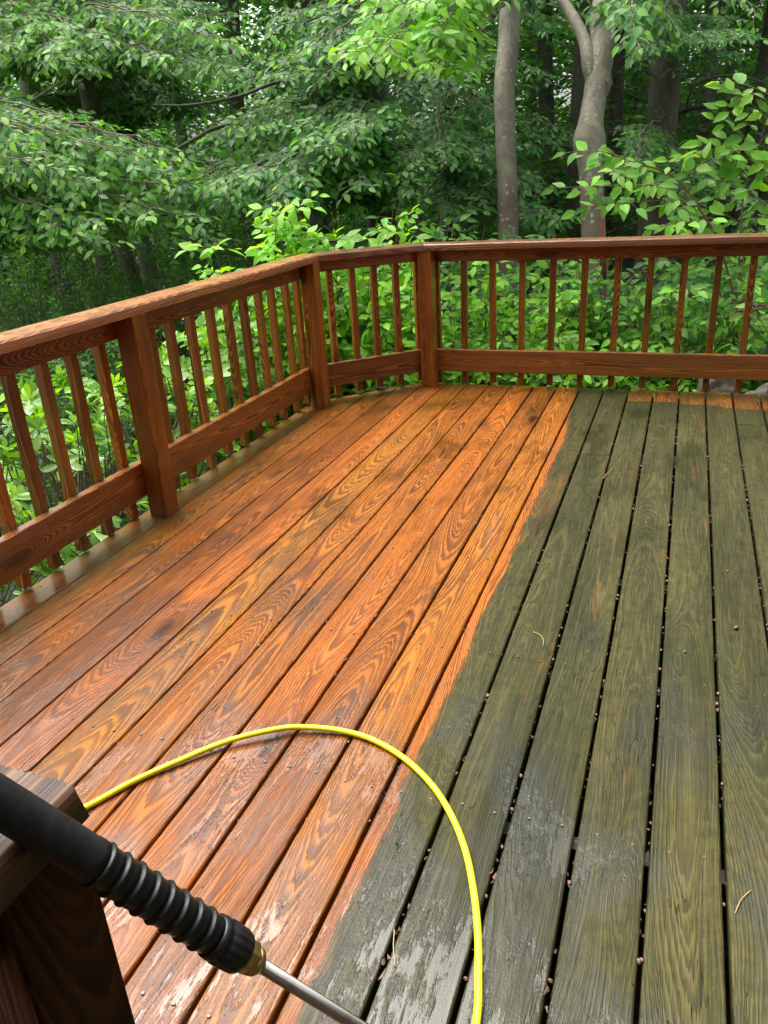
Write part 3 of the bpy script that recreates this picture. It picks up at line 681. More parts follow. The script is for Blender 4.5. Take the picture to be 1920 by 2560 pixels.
def bough(LV, WD, p0, p1, size=.08, young=.2, r0=.02, lift=.25, side_len=.38, step=.11, leafgap=.045, start=.25, flat=.15, sub=True, droop=.25):
    p0 = np.array(p0, float); p1 = np.array(p1, float); L = np.linalg.norm(p1 - p0)
    mid_ = (p0 + p1) / 2 + np.array([0, 0, L * lift]) + rng.normal(0, .05 * L, 3) * np.array([1, 1, .3])
    n = max(7, int(L / .12)); P = bez(p0, mid_, p1, n); P[1:-1] += rng.normal(0, .012, (n - 2, 3))
    WD.add(P, .0022 + (r0 - .0022) * (1 - np.linspace(0, 1, n)) ** .9, 6 if r0 > .012 else 4)
    m = int(L * (1 - start) / step); side = 1
    up = unit(np.array([.15 + rng.normal(0, flat), -.5 + rng.normal(0, flat), 1]))
    for i in range(m):
        s = start + (1 - start) * (i + random.random()) / m; k = s * (n - 1); a = int(min(k, n - 2)); p = P[a] + (P[a + 1] - P[a]) * (k - a)
        t_ = unit(P[a + 1] - P[a]); sv = unit(np.cross(up, t_)); ang = random.uniform(.65, 1.05)
        lb = side_len * (1.15 - .75 * s) * random.uniform(.6, 1.25) * min(1, L / 1.2)
        d = unit(t_ * math.cos(ang) + sv * side * math.sin(ang) + np.array([0, 0, random.uniform(-.15, .12)])); side = -side
        q = p + d * lb + np.array([0, 0, -droop * lb]); Q_ = bez(p, p + d * lb * .55, q, 5)
        WD.add(Q_, np.linspace(.0035, .0012, 5), 3)
        nn_ = unit(up + rng.normal(0, .15, 3)); tt = unit(q - p); nn_ = unit(nn_ - tt * nn_.dot(tt))
        twig_leaves(LV, Q_, tt, nn_, size, young, leafgap)
        if sub and lb > .22:
            for ss in np.arange(.3, .85, .22):
                c = Q_[int(ss * 4)]; sd2 = random.choice((-1, 1)); d2 = unit(tt * .7 + np.cross(nn_, tt) * sd2 * .75 + np.array([0, 0, -.15])); l2 = lb * .45 * random.uniform(.7, 1.2)
                e2 = c + d2 * l2; E_ = np.linspace(c, e2, 3); WD.add(E_, np.linspace(.002, .001, 3), 3)
                twig_leaves(LV, E_, d2, nn_, size, young, leafgap)
    tt = unit(P[-1] - P[-2]); twig_leaves(LV, P[-4:], tt, up, size, young, leafgap)

# trunk with bark shading
def trunk_mat(name, a, b, spot, red=0., dark=1.):
    g = G(name); ps = g.n('NewGeometry'); x, y, z = g.sep(ps)
    v = g.comb(g.mt('MULTIPLY', x, 6.), g.mt('MULTIPLY', y, 6.), g.mt('MULTIPLY', z, 2.))
    col = g.mix(g.mr(g.noise(v, 1, 5, .65), .35, .65), a, b)
    str_ = g.noise(g.comb(g.mt('MULTIPLY', x, 24.), g.mt('MULTIPLY', y, 24.), g.mt('MULTIPLY', z, 1.4)), 1, 3)
    col = g.mix(g.mr(str_, .5, .72, 0., .5), col, (.05, .045, .025))
    if red > 0:
        low = g.mr(g.mt('ADD', z, g.mt('MULTIPLY', g.noise(ps, 5, 3), .35)), 1.45, 1.2)
        col = g.mix(g.mt('MULTIPLY', low, red), col, (.075, .034, .020))
    vo = g.t.nodes.new('ShaderNodeTexVoronoi'); vo.inputs['Scale'].default_value = 17; g.put(vo.inputs['Vector'], ps)
    sp = g.mt('MULTIPLY', g.mr(g.mt('ADD', vo.outputs['Distance'], g.mt('MULTIPLY', g.noise(ps, 90, 2), .2)), .33, .4, 1., 0.), g.mr(g.noise(ps, 3.5, 2), .45, .58))
    col = g.mix(g.mt('MULTIPLY', sp, .75), col, spot)
    return g.done(g.bsdf(Base_Color=col, Roughness=.7, Normal=g.bump(g.mt('ADD', g.noise(v, 8, 5, .7), g.mt('MULTIPLY', sp, .3)), .6, .012)))
M['trunk_beech'] = trunk_mat('beech_bark', (.135, .122, .082), (.25, .23, .165), (.30, .32, .26), .62)
M['trunk_dark'] = trunk_mat('oak_bark', (.045, .04, .028), (.10, .085, .06), (.14, .16, .10))
M['trunk_pale'] = trunk_mat('pale_bark', (.11, .10, .078), (.18, .165, .13), (.24, .25, .19))
def trunk(parent, pts, rad, mat, n=20, lumps=(), name='trunk'):
    P = catmull(pts, 8); Rr = np.interp(np.linspace(0, 1, len(P)), np.linspace(0, 1, len(rad)), rad)
    V, Q = tube(P, Rr, n)
    V += rng.normal(0, 1, V.shape) * Rr.mean() * .012
    for (c, rr_, amp) in lumps:
        d = V - np.array(c); dist = np.linalg.norm(d, axis=1); k = np.argmin(np.linalg.norm(P - np.array(c), axis=1))
        out = V - P[np.clip((np.arange(len(V)) // n), 0, len(P) - 1)]; out /= np.linalg.norm(out, axis=1)[:, None]
        V += out * (amp * np.exp(-(dist / rr_) ** 2))[:, None]
    return npmesh(name, V, [Q], mat, parent, None, True)
# ---------------------------------------------------------------- unseen walls added beside and behind the camera to block light
g = G('brown_siding'); ps = g.n('NewGeometry'); x, y, z = g.sep(ps)
M['siding'] = g.done(g.bsdf(Base_Color=g.mix(g.mr(g.noise(g.comb(g.mt('MULTIPLY', x, 2.), g.mt('MULTIPLY', y, 2.), g.mt('MULTIPLY', z, 30.)), 1, 4), .3, .7), (.055, .045, .038), (.085, .07, .058)), Roughness=.7))
HS = empty('added_house', (2.2, -1.9, 0), 'unseen brown clapboard walls added to block light beside and behind the deck', 'added_house')
def clap(name, a, b, z0, z1, out):
    a, b, out = np.array(a, float), np.array(b, float), np.array(out, float); V = []; Q = []; z = z0; k = 0
    while z < z1:
        for (dz, o) in ((0, .018), (.12, .004)):
            for p in (a, b): V.append((p[0] + out[0] * o, p[1] + out[1] * o, z + dz))
        Q.append((k, k + 1, k + 3, k + 2))
        if z > z0: Q.append((k - 2, k - 1, k + 1, k))
        z += .12; k += 4
    V2 = np.array(V) - np.append(out, 0) * .15
    return npmesh(name, np.concatenate([V, V2]), [np.concatenate([np.array(Q), np.array(Q)[:, ::-1] + len(V)])], M['siding'], HS)
clap('side_shade_wall', (2.0, -1.9), (2.0, 3.4), -.4, 5.2, (-1, 0)); clap('back_shade_wall', (-3.2, -1.7), (2.0, -1.7), -.4, 5.2, (0, 1))
#@@FOREST
# ---------------------------------------------------------------- near and middle trees
def gpt(x, y, dz=0): return np.array([x, y, float(ter(x, y)) + dz])
def tree(name, label, cat, base, group=None): return empty(name, tuple(base), label, cat, group)
def tips(regs):
    """regs: (px0,px1,py0,py1,D0,D1,count)"""
    out = []
    for (a, b, c, d, e_, f, n) in regs:
        for _ in range(n): out.append(at(random.uniform(a, b), random.uniform(c, d), random.uniform(e_, f)))
    return out
def leafy_tree(T, trunk_pts, regs, size, young, blen=(1.4, 2.6), out=None, r0=.016, side=.42, gap=.05, rise=(.05, .4), mat='beech', tpl='near', step=.105, zmin=None, sub=True, wmat='bark'):
    LV, WD = Leaves(), Wood(); P = np.array(trunk_pts)
    for tip in tips(regs):
        j = P[0]; zz = tip[2] + random.uniform(*rise) * .8 * np.linalg.norm(tip[:2] - P[0][:2]) ** .8
        if zmin is not None: zz = max(zz, zmin + random.uniform(0, 1.2))
        zz = min(max(zz, P[0][2]), P[-1][2]); j = np.array([np.interp(zz, P[:, 2], P[:, 0]), np.interp(zz, P[:, 2], P[:, 1]), zz])
        L = np.linalg.norm(tip - j); lb_ = random.uniform(*blen); tw = r0 * random.uniform(.55, 1.0)
        bough(LV, WD, j, tip, size, young, r0=min(.024, tw * (.5 + .17 * L)), lift=random.uniform(.03, .12), side_len=side, leafgap=gap, step=step, sub=sub, start=max(.2, 1 - lb_ / L))
    WD.V and WD.build('limbs', M[wmat], T); LV.build('crown', tpl, M[mat], T)

# the two smooth trunks behind the far railing
def along(px_list):   # (px,py,D) list -> points
    return [at(*q) for q in px_list]
b1 = at(1270, 660, 7.6)
tp = [at(1268, 900, 7.6)] + along([(1270, 583, 7.6), (1268, 450, 7.6), (1263, 330, 7.6), (1261, 220, 7.6), (1272, 100, 7.65), (1275, 0, 7.7), (1282, -160, 7.8), (1290, -420, 8.0), (1300, -900, 8.3)])
T = tree('beech_tree', 'smooth grey beech trunk with pale lichen spots, left of the forked trunk', 'tree', gpt(tp[0][0], tp[0][1]), )
trunk(T, tp, [.106, .100, .096, .096, .100, .104, .099, .094, .085, .065], M['trunk_beech'], 22)
leafy_tree(T, tp[2:], [(880, 1230, -30, 110, 4.6, 5.8, 26), (960, 1160, 60, 190, 4.6, 5.6, 12), (840, 1000, 100, 170, 4.8, 5.6, 6)], .095, 1.05, (1.0, 1.7), side=.36, gap=.05, zmin=2.7)
tp = [at(1490, 900, 6.5)] + along([(1488, 780, 6.5), (1486, 660, 6.5), (1482, 540, 6.5), (1478, 440, 6.5), (1472, 350, 6.5), (1487, 240, 6.55), (1502, 120, 6.6), (1510, 30, 6.65), (1515, -60, 6.7), (1520, -300, 6.9), (1540, -800, 7.2)])
T = tree('beech_tree', 'knobbly forked beech trunk with a reddish wet streak, standing close behind the far railing', 'tree', gpt(tp[0][0], tp[0][1]))
lump = [(at(1445, 350, 6.48), .11, .030), (at(1508, 350, 6.48), .10, .032), (at(1512, 208, 6.53), .07, .045), (at(1530, 115, 6.57), .075, .045), (at(1488, 30, 6.55), .12, .035), (at(1528, 160, 6.55), .07, .02)]
trunk(T, tp, [.112, .104, .100, .096, .098, .103, .094, .094, .098, .095, .09, .07], M['trunk_beech'], 40, lump)
trunk(T, along([(1490, 235, 6.56), (1474, 170, 6.56), (1462, 105, 6.6), (1430, 40, 6.7), (1392, -20, 6.8), (1340, -110, 7.0), (1250, -330, 7.4)]), [.055, .062, .052, .048, .042, .036, .02], M['trunk_beech'], 20, (), 'fork_limb')
g = G('wet_red_streak'); ps = g.n('NewGeometry')
M['streak'] = g.done(g.bsdf(Base_Color=g.mix(g.mr(g.noise(ps, 18, 4, .7), .35, .65), (.20, .055, .018), (.09, .03, .015)), Roughness=.35, Normal=g.bump(g.noise(ps, 40, 3), .5, .004)))
tube_obj('wet_streak', along([(1506, 700, 6.425), (1505, 620, 6.425), (1502, 540, 6.43), (1499, 480, 6.425), (1497, 440, 6.43)]), [.034, .036, .033, .028, .006], M['streak'], T, 10)
leafy_tree(T, tp[2:], [(1530, 1920, -60, 110, 5.2, 6.4, 9), (1560, 1800, 40, 130, 5., 5.8, 4), (1700, 1900, -100, 20, 5.2, 6.2, 3)], .088, .25, (1.0, 1.8), side=.36, gap=.055, zmin=2.7)

# arching birch like sapling on the right with large toothed leaves
T = tree('sapling', 'sapling arching left over the right end of the far railing, with large pale green leaves', 'tree', gpt(.62, 5.6))
LV, WD = Leaves(), Wood()
st = along([(1860, 870, 5.75), (1825, 700, 5.65), (1788, 586, 5.55), (1740, 510, 5.5), (1703, 460, 5.5), (1660, 428, 5.45), (1577, 403, 5.4), (1521, 378, 5.4)])
def stemleaf(path, rad, size, young, nsub=6, sub_len=.3, first=.3, dirs=None, LV=LV, WD=WD, gap=.07):
    P = catmull(path, 6); WD.add(P, np.linspace(rad, .002, len(P)), 7); n = len(P)
    L = np.linalg.norm(np.diff(P, axis=0), axis=1).sum()
    up = unit([rng.normal(0, .15), -.9, 1])
    for i in range(nsub):
        s = first + (1 - first) * i / nsub; k = int(s * (n - 1)); p = P[k]; t_ = unit(P[min(n - 1, k + 1)] - P[k - 1])
        hz = unit([random.choice((-1, -1, 1)) * 1., random.uniform(-.5, .2), random.uniform(-.2, .25)])
        d = unit(t_ * .5 + hz * .85); lb = sub_len * random.uniform(.7, 1.3)
        Q_ = bez(p, p + d * lb * .5 + np.array([0, 0, .03]), p + d * lb + np.array([0, 0, -.04]), 5); WD.add(Q_, np.linspace(.003, .0012, 5), 4)
        tt = unit(Q_[-1] - Q_[0]); nn_ = unit(up - tt * up.dot(tt)); twig_leaves(LV, Q_, tt, nn_, size, young, gap)
    tt = unit(P[-1] - P[-4]); nn_ = unit(up - tt * up.dot(tt)); twig_leaves(LV, P[-8:], tt, nn_, size, young, gap)
stemleaf(st, .010, .12, .75, 15, .34, .3)
stemleaf(along([(1740, 508, 5.5), (1660, 502, 5.45), (1560, 508, 5.4), (1450, 520, 5.35)]), .004, .115, .7, 8, .2, .15)
stemleaf(along([(1703, 460, 5.5), (1640, 462, 5.4), (1560, 464, 5.35), (1375, 470, 5.3)]), .004, .115, .7, 9, .2, .1)
stemleaf(along([(1577, 403, 5.4), (1540, 425, 5.35), (1490, 440, 5.3)]), .003, .11, .7, 4, .16, .1)
stemleaf(along([(1720, 478, 5.5), (1745, 420, 5.45), (1800, 388, 5.4), (1850, 372, 5.35)]), .005, .12, .7, 8, .24, .2)
stemleaf(along([(1865, 880, 5.8), (1850, 700, 5.65), (1851, 581, 5.5), (1862, 469, 5.45), (1890, 390, 5.4), (1912, 312, 5.3), (1935, 200, 5.2)]), .009, .12, .75, 18, .34, .25)
stemleaf(along([(1788, 586, 5.55), (1760, 560, 5.45), (1700, 555, 5.4), (1620, 575, 5.35)]), .004, .12, .75, 6, .2, .2)
stemleaf(along([(1950, 800, 5.8), (1940, 640, 5.6), (1925, 500, 5.45), (1930, 380, 5.3)]), .008, .12, .75, 14, .36, .2)
WD.build('stems', M['stem'], T); LV.build('crown', 'near', M['beech'], T)
# spray poking through the balusters
T = tree('sapling', 'low shoot with bright leaves reaching through the rightmost balusters', 'plant', gpt(.75, 5.35))
LV, WD = Leaves(), Wood()
stemleaf([gpt(.75, 5.35), (.66, 5.2, .15), (.58, 5.06, .42), (.50, 5.04, .48), (.42, 5.04, .47), (.33, 5.04, .44)], .004, .10, .7, 5, .16, .5, LV=LV, WD=WD)
WD.build('stems', M['stem'], T); LV.build('crown', 'near', M['beech'], T)

# leafy saplings packed behind the middle and right railing
def sapling(px, D, top_py, label, n=9, size=.082, young=.5, spread=.45, seed_=0, name='sapling', cat='bush'):
    c = at(px, 800, D); base = gpt(c[0], c[1]); top = at(px, top_py, D)[2]
    T = tree(name, label, cat, base, None); LV, WD = Leaves(), Wood()
    h = top - base[2]
    for i in range(n):
        a = random.uniform(0, 6.28); rr_ = spread * math.sqrt(random.random()); hh = h * random.uniform(.45, 1.0) if i else h
        tip = base + np.array([rr_ * math.cos(a), rr_ * math.sin(a), hh]); b0 = base + np.array([rr_ * .25 * math.cos(a), rr_ * .25 * math.sin(a), 0])
        P = bez(b0, (b0 + tip) / 2 + rng.normal(0, .06, 3), tip, 12); WD.add(P, np.linspace(.008, .002, 12), 5)
        m = max(4, int(hh / .036))
        for k in range(m):
            s = .12 + .88 * (k + random.random() * .6) / m
            p = P[min(11, int(s * 11))]; a2 = random.uniform(0, 6.28) if random.random() < .4 else random.gauss(-1.5, .9)
            d = unit([math.cos(a2), math.sin(a2), random.uniform(0, .5)]); lb = random.uniform(.16, .36) * (1.2 - .5 * s)
            Q_ = bez(p, p + d * lb * .6, p + d * lb + np.array([0, 0, -.03]), 4); WD.add(Q_, np.linspace(.002, .001, 4), 3)
            tt = unit(Q_[-1] - Q_[0]); up = unit(np.array([0, -.95, 1]) + rng.normal(0, .25, 3)); nn_ = unit(up - tt * up.dot(tt))
            twig_leaves(LV, Q_, tt, nn_, size * 1.1, young + .12, .055)
    WD.build('stems', M['stem'], T); LV.build('foliage', 'near', M['beech'], T)
sapling(690, 5.75, 455, 'lime green sapling rising above the left half of the diagonal railing', 16, .10, 1., .45)
sapling(850, 5.9, 425, 'lime green sapling rising above the right half of the diagonal railing', 15, .10, .95, .42)
sapling(930, 6.1, 480, 'leafy bush directly behind the post where the diagonal and far railings meet', 14, .09, .75, .5)
sapling(760, 6.5, 640, 'darker leafy bush low behind the short diagonal railing', 13, .09, .15, .6)
sapling(1060, 5.7, 625, 'bright green bush behind the first balusters of the far railing', 13, .085, .9, .42)
sapling(1190, 5.75, 600, 'bright green bush in front of the lichen spotted grey trunk', 13, .08, .9, .42)
sapling(1330, 5.65, 640, 'low bright green bush between the two smooth trunks', 12, .08, .9, .42)
sapling(1440, 5.9, 700, 'low bush at the foot of the forked trunk', 11, .085, .35, .4)
sapling(1580, 5.75, 620, 'bush right of the forked trunk, seen through the far railing', 12, .085, .3, .45)
sapling(1720, 5.7, 640, 'bush behind the far railing where the arching sapling rises', 12, .085, .35, .45)
sapling(1860, 5.8, 690, 'bush behind the far railing beside the mossy boulder', 10, .085, .4, .45)
sapling(1130, 6.7, 540, 'dark leafy bush farther back, left of the lichen spotted trunk', 13, .09, .12, .6)
sapling(1360, 7.0, 570, 'dark leafy bush farther back, between the two smooth trunks', 13, .09, .1, .65)
sapling(1640, 6.9, 560, 'dark leafy bush farther back, right of the forked trunk', 13, .09, .08, .7)
sapling(1850, 7.0, 520, 'dark leafy bush farther back at the right frame edge', 13, .09, .1, .7)
sapling(990, 7.2, 500, 'dark leafy bush farther back behind the railing corner post', 14, .09, .1, .7)
for i, (px, D, t_) in enumerate([(1010, 5.5, 800), (1120, 5.45, 790), (1250, 5.4, 800), (1390, 5.35, 810), (1520, 5.4, 830), (1650, 5.35, 840), (1780, 5.4, 850)]):
    sapling(px, D, t_, 'low leafy seedling under the far railing, ' + ['nearest the corner post', 'second from the corner post', 'third from the corner post', 'in the middle of the row', 'third from the right end', 'second from the right end', 'at the right end'][i], 6, .07, .6, .3, cat='seedling')

# rhododendrons outside the left railing
def rhodo(x, y, h, rad, ntip, young, label, size=.095):
    base = gpt(x, y); T = tree('rhododendron', label, 'bush', base); LV, WD = Leaves(), Wood(); top = h - base[2]
    for i in range(ntip):
        a = random.uniform(0, 6.28); q = random.random() ** .5; zz = random.uniform(.15, 1.) ; prof = math.sqrt(max(.05, 1 - max(0, (zz - .55) / .5) ** 2))
        tip = base + np.array([rad * q * prof * math.cos(a), rad * q * prof * math.sin(a), top * zz])
        if tip[0] > -2.24 - .02: tip[0] = -2.3 - random.random() * .15
        mid_ = base + np.array([rad * .35 * q * math.cos(a), rad * .35 * q * math.sin(a), top * zz * .6])
        if i % 3 == 0: WD.add(bez(base + rng.normal(0, .03, 3), mid_, tip, 8), np.linspace(.012, .003, 8), 5)
        else: WD.add(bez(mid_ + rng.normal(0, .08, 3), (mid_ + tip) / 2 + rng.normal(0, .04, 3), tip, 5), np.linspace(.006, .003, 5), 4)
        outd = unit([math.cos(a) * q, math.sin(a) * q, .9]); yv = young * (.4 + .9 * zz); nl = random.randint(6, 9); ph = random.uniform(0, 6.28)
        ax = unit(np.cross(outd, [1, 0, .1])); ay = np.cross(outd, ax)
        for ring in range(2):
            for k in range(nl if ring == 0 else 4):
                b = ph + k * 6.283 / (nl if ring == 0 else 4) + random.uniform(-.2, .2) + ring; el = random.uniform(.1, .55) + ring * .45
                d = unit((ax * math.cos(b) + ay * math.sin(b)) * math.cos(el) + outd * math.sin(el)); nn_ = unit(outd - d * outd.dot(d))
                LV.add(tip - outd * (.02 if ring == 0 else -.005), d, nn_, size * random.uniform(.75, 1.15) * (1 - .3 * ring), leafcol(yv + .15 * ring, .22))
    WD.build('stems', M['bark'], T); LV.build('foliage', 'ob', M['rhodo'], T)
rh = [(-2.75, 1.5, .05, .55, 55, .5, 'glossy rhododendron at the left frame edge, nearest the camera'),
      (-2.85, 2.15, .42, .55, 70, .55, 'glossy rhododendron left of the near railing post, tallest with bright new leaves'),
      (-2.8, 2.85, .50, .55, 75, .45, 'glossy rhododendron just beyond the near railing post'),
      (-2.75, 3.55, .45, .5, 70, .5, 'glossy rhododendron behind the middle balusters of the left railing'),
      (-2.8, 4.25, .45, .5, 60, .45, 'glossy rhododendron beside the far end of the left railing'),
      (-3.3, 2.6, .2, .6, 55, .3, 'darker rhododendron one row back, beyond the near railing post'),
      (-3.4, 3.7, .3, .6, 55, .3, 'darker rhododendron one row back, behind the middle of the left railing'),
      (-2.55, 2.5, -.25, .35, 36, .4, 'low rhododendron growing under the edge of the deck by the near post'),
      (-2.5, 3.4, -.25, .35, 36, .4, 'low rhododendron growing under the edge of the deck past the near post'),
      (-2.5, 1.75, -.3, .35, 30, .4, 'low rhododendron growing under the edge of the deck at the left')]
for q in rh: rhodo(*q)
sapling(560, 5.0, 690, 'green bush beyond the far end of the left railing', 11, .085, .45, .4)
sapling(610, 5.6, 640, 'yellow green bush rising behind the first corner post', 11, .085, .6, .4)

# fine leaved thicket down the slope on the left
def thicket(x, y, h, rad, n, label, size=.05, young=.1):
    base = gpt(x, y); T = tree('thicket_shrub', label, 'shrub', base); LV, WD = Leaves(), Wood(); top = h - base[2]
    for i in range(n):
        a = random.uniform(0, 6.28); el = math.asin(random.random()); q = random.uniform(.65, 1.) * (1 + .18 * math.sin(3 * a + x) * math.cos(4 * el))
        c = base + np.array([rad * q * math.cos(el) * math.cos(a), rad * q * math.cos(el) * math.sin(a), top * q * math.sin(el) * .98 + .1])
        m = base + (c - base) * .6 + rng.normal(0, .1, 3); d = unit(c - m + np.array([0, 0, .1])); L = random.uniform(.25, .5)
        WD.add(bez(m, (m + c) / 2, c, 4), np.linspace(.008, .003, 4), 3); e2 = c + d * L * .4 + np.array([0, 0, -.05])
        for j in range(4):
            b = c + rng.normal(0, .07, 3); dd = unit(d + rng.normal(0, .6, 3)); tt = dd; up = unit(np.array([0, 0, 1.]) + rng.normal(0, .3, 3)); nn_ = unit(up - tt * up.dot(tt))
            E_ = np.linspace(b, b + dd * .25, 3); WD.add(E_, np.linspace(.002, .001, 3), 3); twig_leaves(LV, E_, tt, nn_, size, young, .03)
    WD.build('stems', M['bark'], T); LV.build('foliage', 'far', M['farleaf'], T)
for (px, D, tpy, rad, n, lb) in [(30, 7.2, 640, 1.1, 210, 'fine leaved dark shrub down the slope at the left frame edge'), (190, 7.8, 590, 1.1, 210, 'fine leaved dark shrub down the slope above the middle of the left cap rail'),
        (350, 8.6, 600, 1.0, 180, 'fine leaved dark shrub down the slope, in front of the pale leaning trunk'), (60, 5.4, 900, .9, 170, 'small leaved shrub low behind the leftmost balusters'),
        (240, 6.0, 760, .8, 150, 'small leaved shrub half hidden behind the left cap rail'), (480, 7.6, 560, 1.0, 170, 'fine leaved dark shrub beyond the bend of the left railing'),
        (-60, 9.5, 520, 1.4, 200, 'large dark shrub farther down the slope at the left frame edge'), (620, 8.2, 540, 1.0, 150, 'dark shrub beyond the first corner post')]:
    c = at(px, tpy, D); thicket(c[0], c[1], c[2], rad, n, lb)

# ---------------------------------------------------------------- trees whose boughs fill the left and centre
def big(name, label, base_px, D, rad, mat, regs, size, young, lean=0, out=None, blen=(1.6, 2.8), extra=(), **k):
    b = at(base_px, 500, D); base = gpt(b[0], b[1], -.1); T = tree('beech_tree' if name is None else name, label, 'tree', base)
    pts = [base, base + [lean * .3, .02, 1.5], base + [lean * .7, -.05, 3.], base + [lean, .1, 4.6], base + [lean * 1.5, 0, 7.5], base + [lean * 2, 0, 12]]
    trunk(T, pts, [rad * 1.25, rad * 1.02, rad, rad * .95, rad * .8, rad * .35], M[mat], 20)
    for ex in extra: trunk(T, along(ex[0]), [q * .55 for q in ex[1][:-1]] + [.003], M[mat], 9, (), 'limb')
    leafy_tree(T, pts[1:], regs, size, young, blen, out, **k)
    return T
big(None, 'dark rough trunk at top centre whose long branches sweep down to the left', 950, 8.2, .15, 'trunk_dark',
    [(560, 950, 120, 330, 6.6, 8., 28), (500, 900, 300, 520, 6.2, 7.6, 32), (300, 760, 420, 560, 6., 7.4, 20), (620, 1010, -60, 130, 6.8, 8., 18), (850, 1060, 330, 520, 6.8, 7.8, 22)], .092, .2, blen=(1.5, 2.6), out=(-.92, -.25),
    extra=[([(950, 180, 8.2), (840, 205, 7.9), (700, 205, 7.4), (600, 240, 7.0), (480, 262, 6.8), (380, 262, 6.7)], [.034, .032, .03, .026, .02, .012]), ([(950, 305, 8.2), (800, 330, 7.8), (690, 385, 7.2), (560, 420, 7.), (430, 460, 6.8), (260, 470, 6.6)], [.04, .035, .03, .022, .012]),
           ([(950, 290, 8.2), (740, 300, 7.7), (560, 315, 7.2), (500, 340, 7.), (440, 372, 6.9), (380, 400, 6.8)], [.034, .03, .026, .015]), ([(950, 405, 8.2), (820, 430, 7.7), (640, 410, 7.2), (470, 520, 6.6), (340, 545, 6.4), (270, 540, 6.3)], [.02, .018, .016, .012, .006])], rise=(.1, .45))
big(None, 'tree beyond the left frame edge with bright layered boughs reaching in at mid height', -420, 7.4, .13, 'trunk_pale',
    [(-60, 300, 370, 620, 5.8, 7.2, 42), (200, 580, 370, 620, 6.0, 7.2, 26), (-100, 80, 560, 700, 6.2, 7.2, 8)], .088, .38, blen=(1.2, 2.2), out=(.6, -.75),
    extra=[([(-420, 330, 7.4), (-200, 300, 7.4), (0, 290, 7.3), (90, 245, 7.2), (190, 180, 7.1), (245, 140, 7.1)], [.035, .026, .022, .016, .008]), ([(-420, 400, 7.4), (-150, 380, 7.6), (0, 355, 7.4), (140, 356, 7.4)], [.03, .02, .01])])
big(None, 'tree at upper left carrying the bright top boughs above the slope', 120, 9.6, .12, 'trunk_pale',
    [(-80, 330, 60, 190, 6.6, 7.8, 30), (250, 460, -30, 170, 6.8, 7.8, 18), (-80, 250, -80, 60, 7, 8.4, 14), (380, 620, 60, 180, 6.6, 7.4, 10)], .09, .42, blen=(1.2, 2.2), out=(.35, -.85))
big(None, 'slim pale trunk showing in gaps at upper left among the boughs', 345, 10., .095, 'trunk_pale',
    [(100, 520, 150, 330, 7.6, 9.4, 26), (-50, 250, 230, 400, 7.6, 9.2, 16), (250, 600, -80, 80, 8.2, 9.6, 16), (390, 640, 60, 300, 7.8, 9.4, 18)], .085, .12, blen=(1.4, 2.4))
T = big(None, 'short pale leaning trunk with dark holes, seen low above the left cap rail', 345, 8.4, .085, 'trunk_pale',
    [(420, 640, 500, 600, 6.8, 7.8, 5)], .08, .15, lean=-.5)
big(None, 'tall trunk with thick dark crown boughs, just left of the lichen spotted trunk', 1120, 9.2, .10, 'trunk_dark',
    [(980, 1240, 200, 440, 7.2, 8.8, 22), (1120, 1440, 160, 420, 7.8, 9.2, 18), (1050, 1420, 400, 560, 7.4, 9.2, 16), (1100, 1500, -40, 120, 7.8, 9., 10)], .09, .03, blen=(1.2, 2.2))
big(None, 'broad dark trunk right of the forked trunk with a low limb reaching right', 1640, 10.6, .19, 'trunk_dark',
    [(1520, 1920, 40, 180, 7.6, 9.2, 9), (1540, 1900, 380, 560, 8., 9.6, 14), (1560, 1660, -50, 80, 7.8, 8.6, 4)], .09, .06, blen=(1.2, 2.2),
    extra=[([(1680, 300, 10.5), (1715, 275, 10.3), (1790, 260, 10.), (1860, 240, 9.8), (1960, 220, 9.6)], [.075, .055, .042, .035, .03]), ([(1715, 275, 10.3), (1735, 215, 10.1), (1800, 190, 10.), (1870, 195, 9.9), (1960, 225, 9.8)], [.03, .03, .028, .024, .02]),
           ([(1700, 300, 10.3), (1690, 240, 10.), (1650, 200, 9.9), (1580, 160, 9.8), (1560, 130, 9.7)], [.02, .02, .018, .014, .01])])

# ---------------------------------------------------------------- trunks farther back
where = [('behind the upper left boughs', 200, 13., .12, 'trunk_pale'), ('left of centre in the gloom', 610, 12.5, .13, 'trunk_dark'), ('left of the dark centre trunk', 800, 13., .16, 'trunk_dark'), ('right of the dark centre trunk', 1035, 12.5, .09, 'trunk_pale'),
         ('just left of the lichen spotted trunk', 1180, 15., .10, 'trunk_dark'), ('between the smooth trunks, nearer the left one', 1385, 13.5, .13, 'trunk_dark'), ('between the smooth trunks, thin', 1345, 17., .08, 'trunk_pale'), ('touching the forked trunk on its left', 1442, 12.5, .14, 'trunk_dark'),
         ('just right of the forked trunk', 1540, 13.5, .12, 'trunk_dark'), ('thin, between forked and broad trunks', 1590, 16., .08, 'trunk_pale'), ('second thin one between forked and broad trunks', 1622, 19., .10, 'trunk_pale'), ('pale, right of the broad trunk', 1735, 13., .13, 'trunk_pale'),
         ('thin and leaning near the right edge', 1815, 17., .09, 'trunk_pale'), ('rough and thick near the right edge', 1860, 12.5, .15, 'trunk_dark'), ('last one at the right frame edge', 1915, 16., .14, 'trunk_dark'),
         ('faint, far behind the centre', 900, 18., .14, 'trunk_pale'), ('faint, far behind the upper left', 470, 17., .13, 'trunk_pale'), ('faint, far at the left edge', 60, 17., .15, 'trunk_dark')]
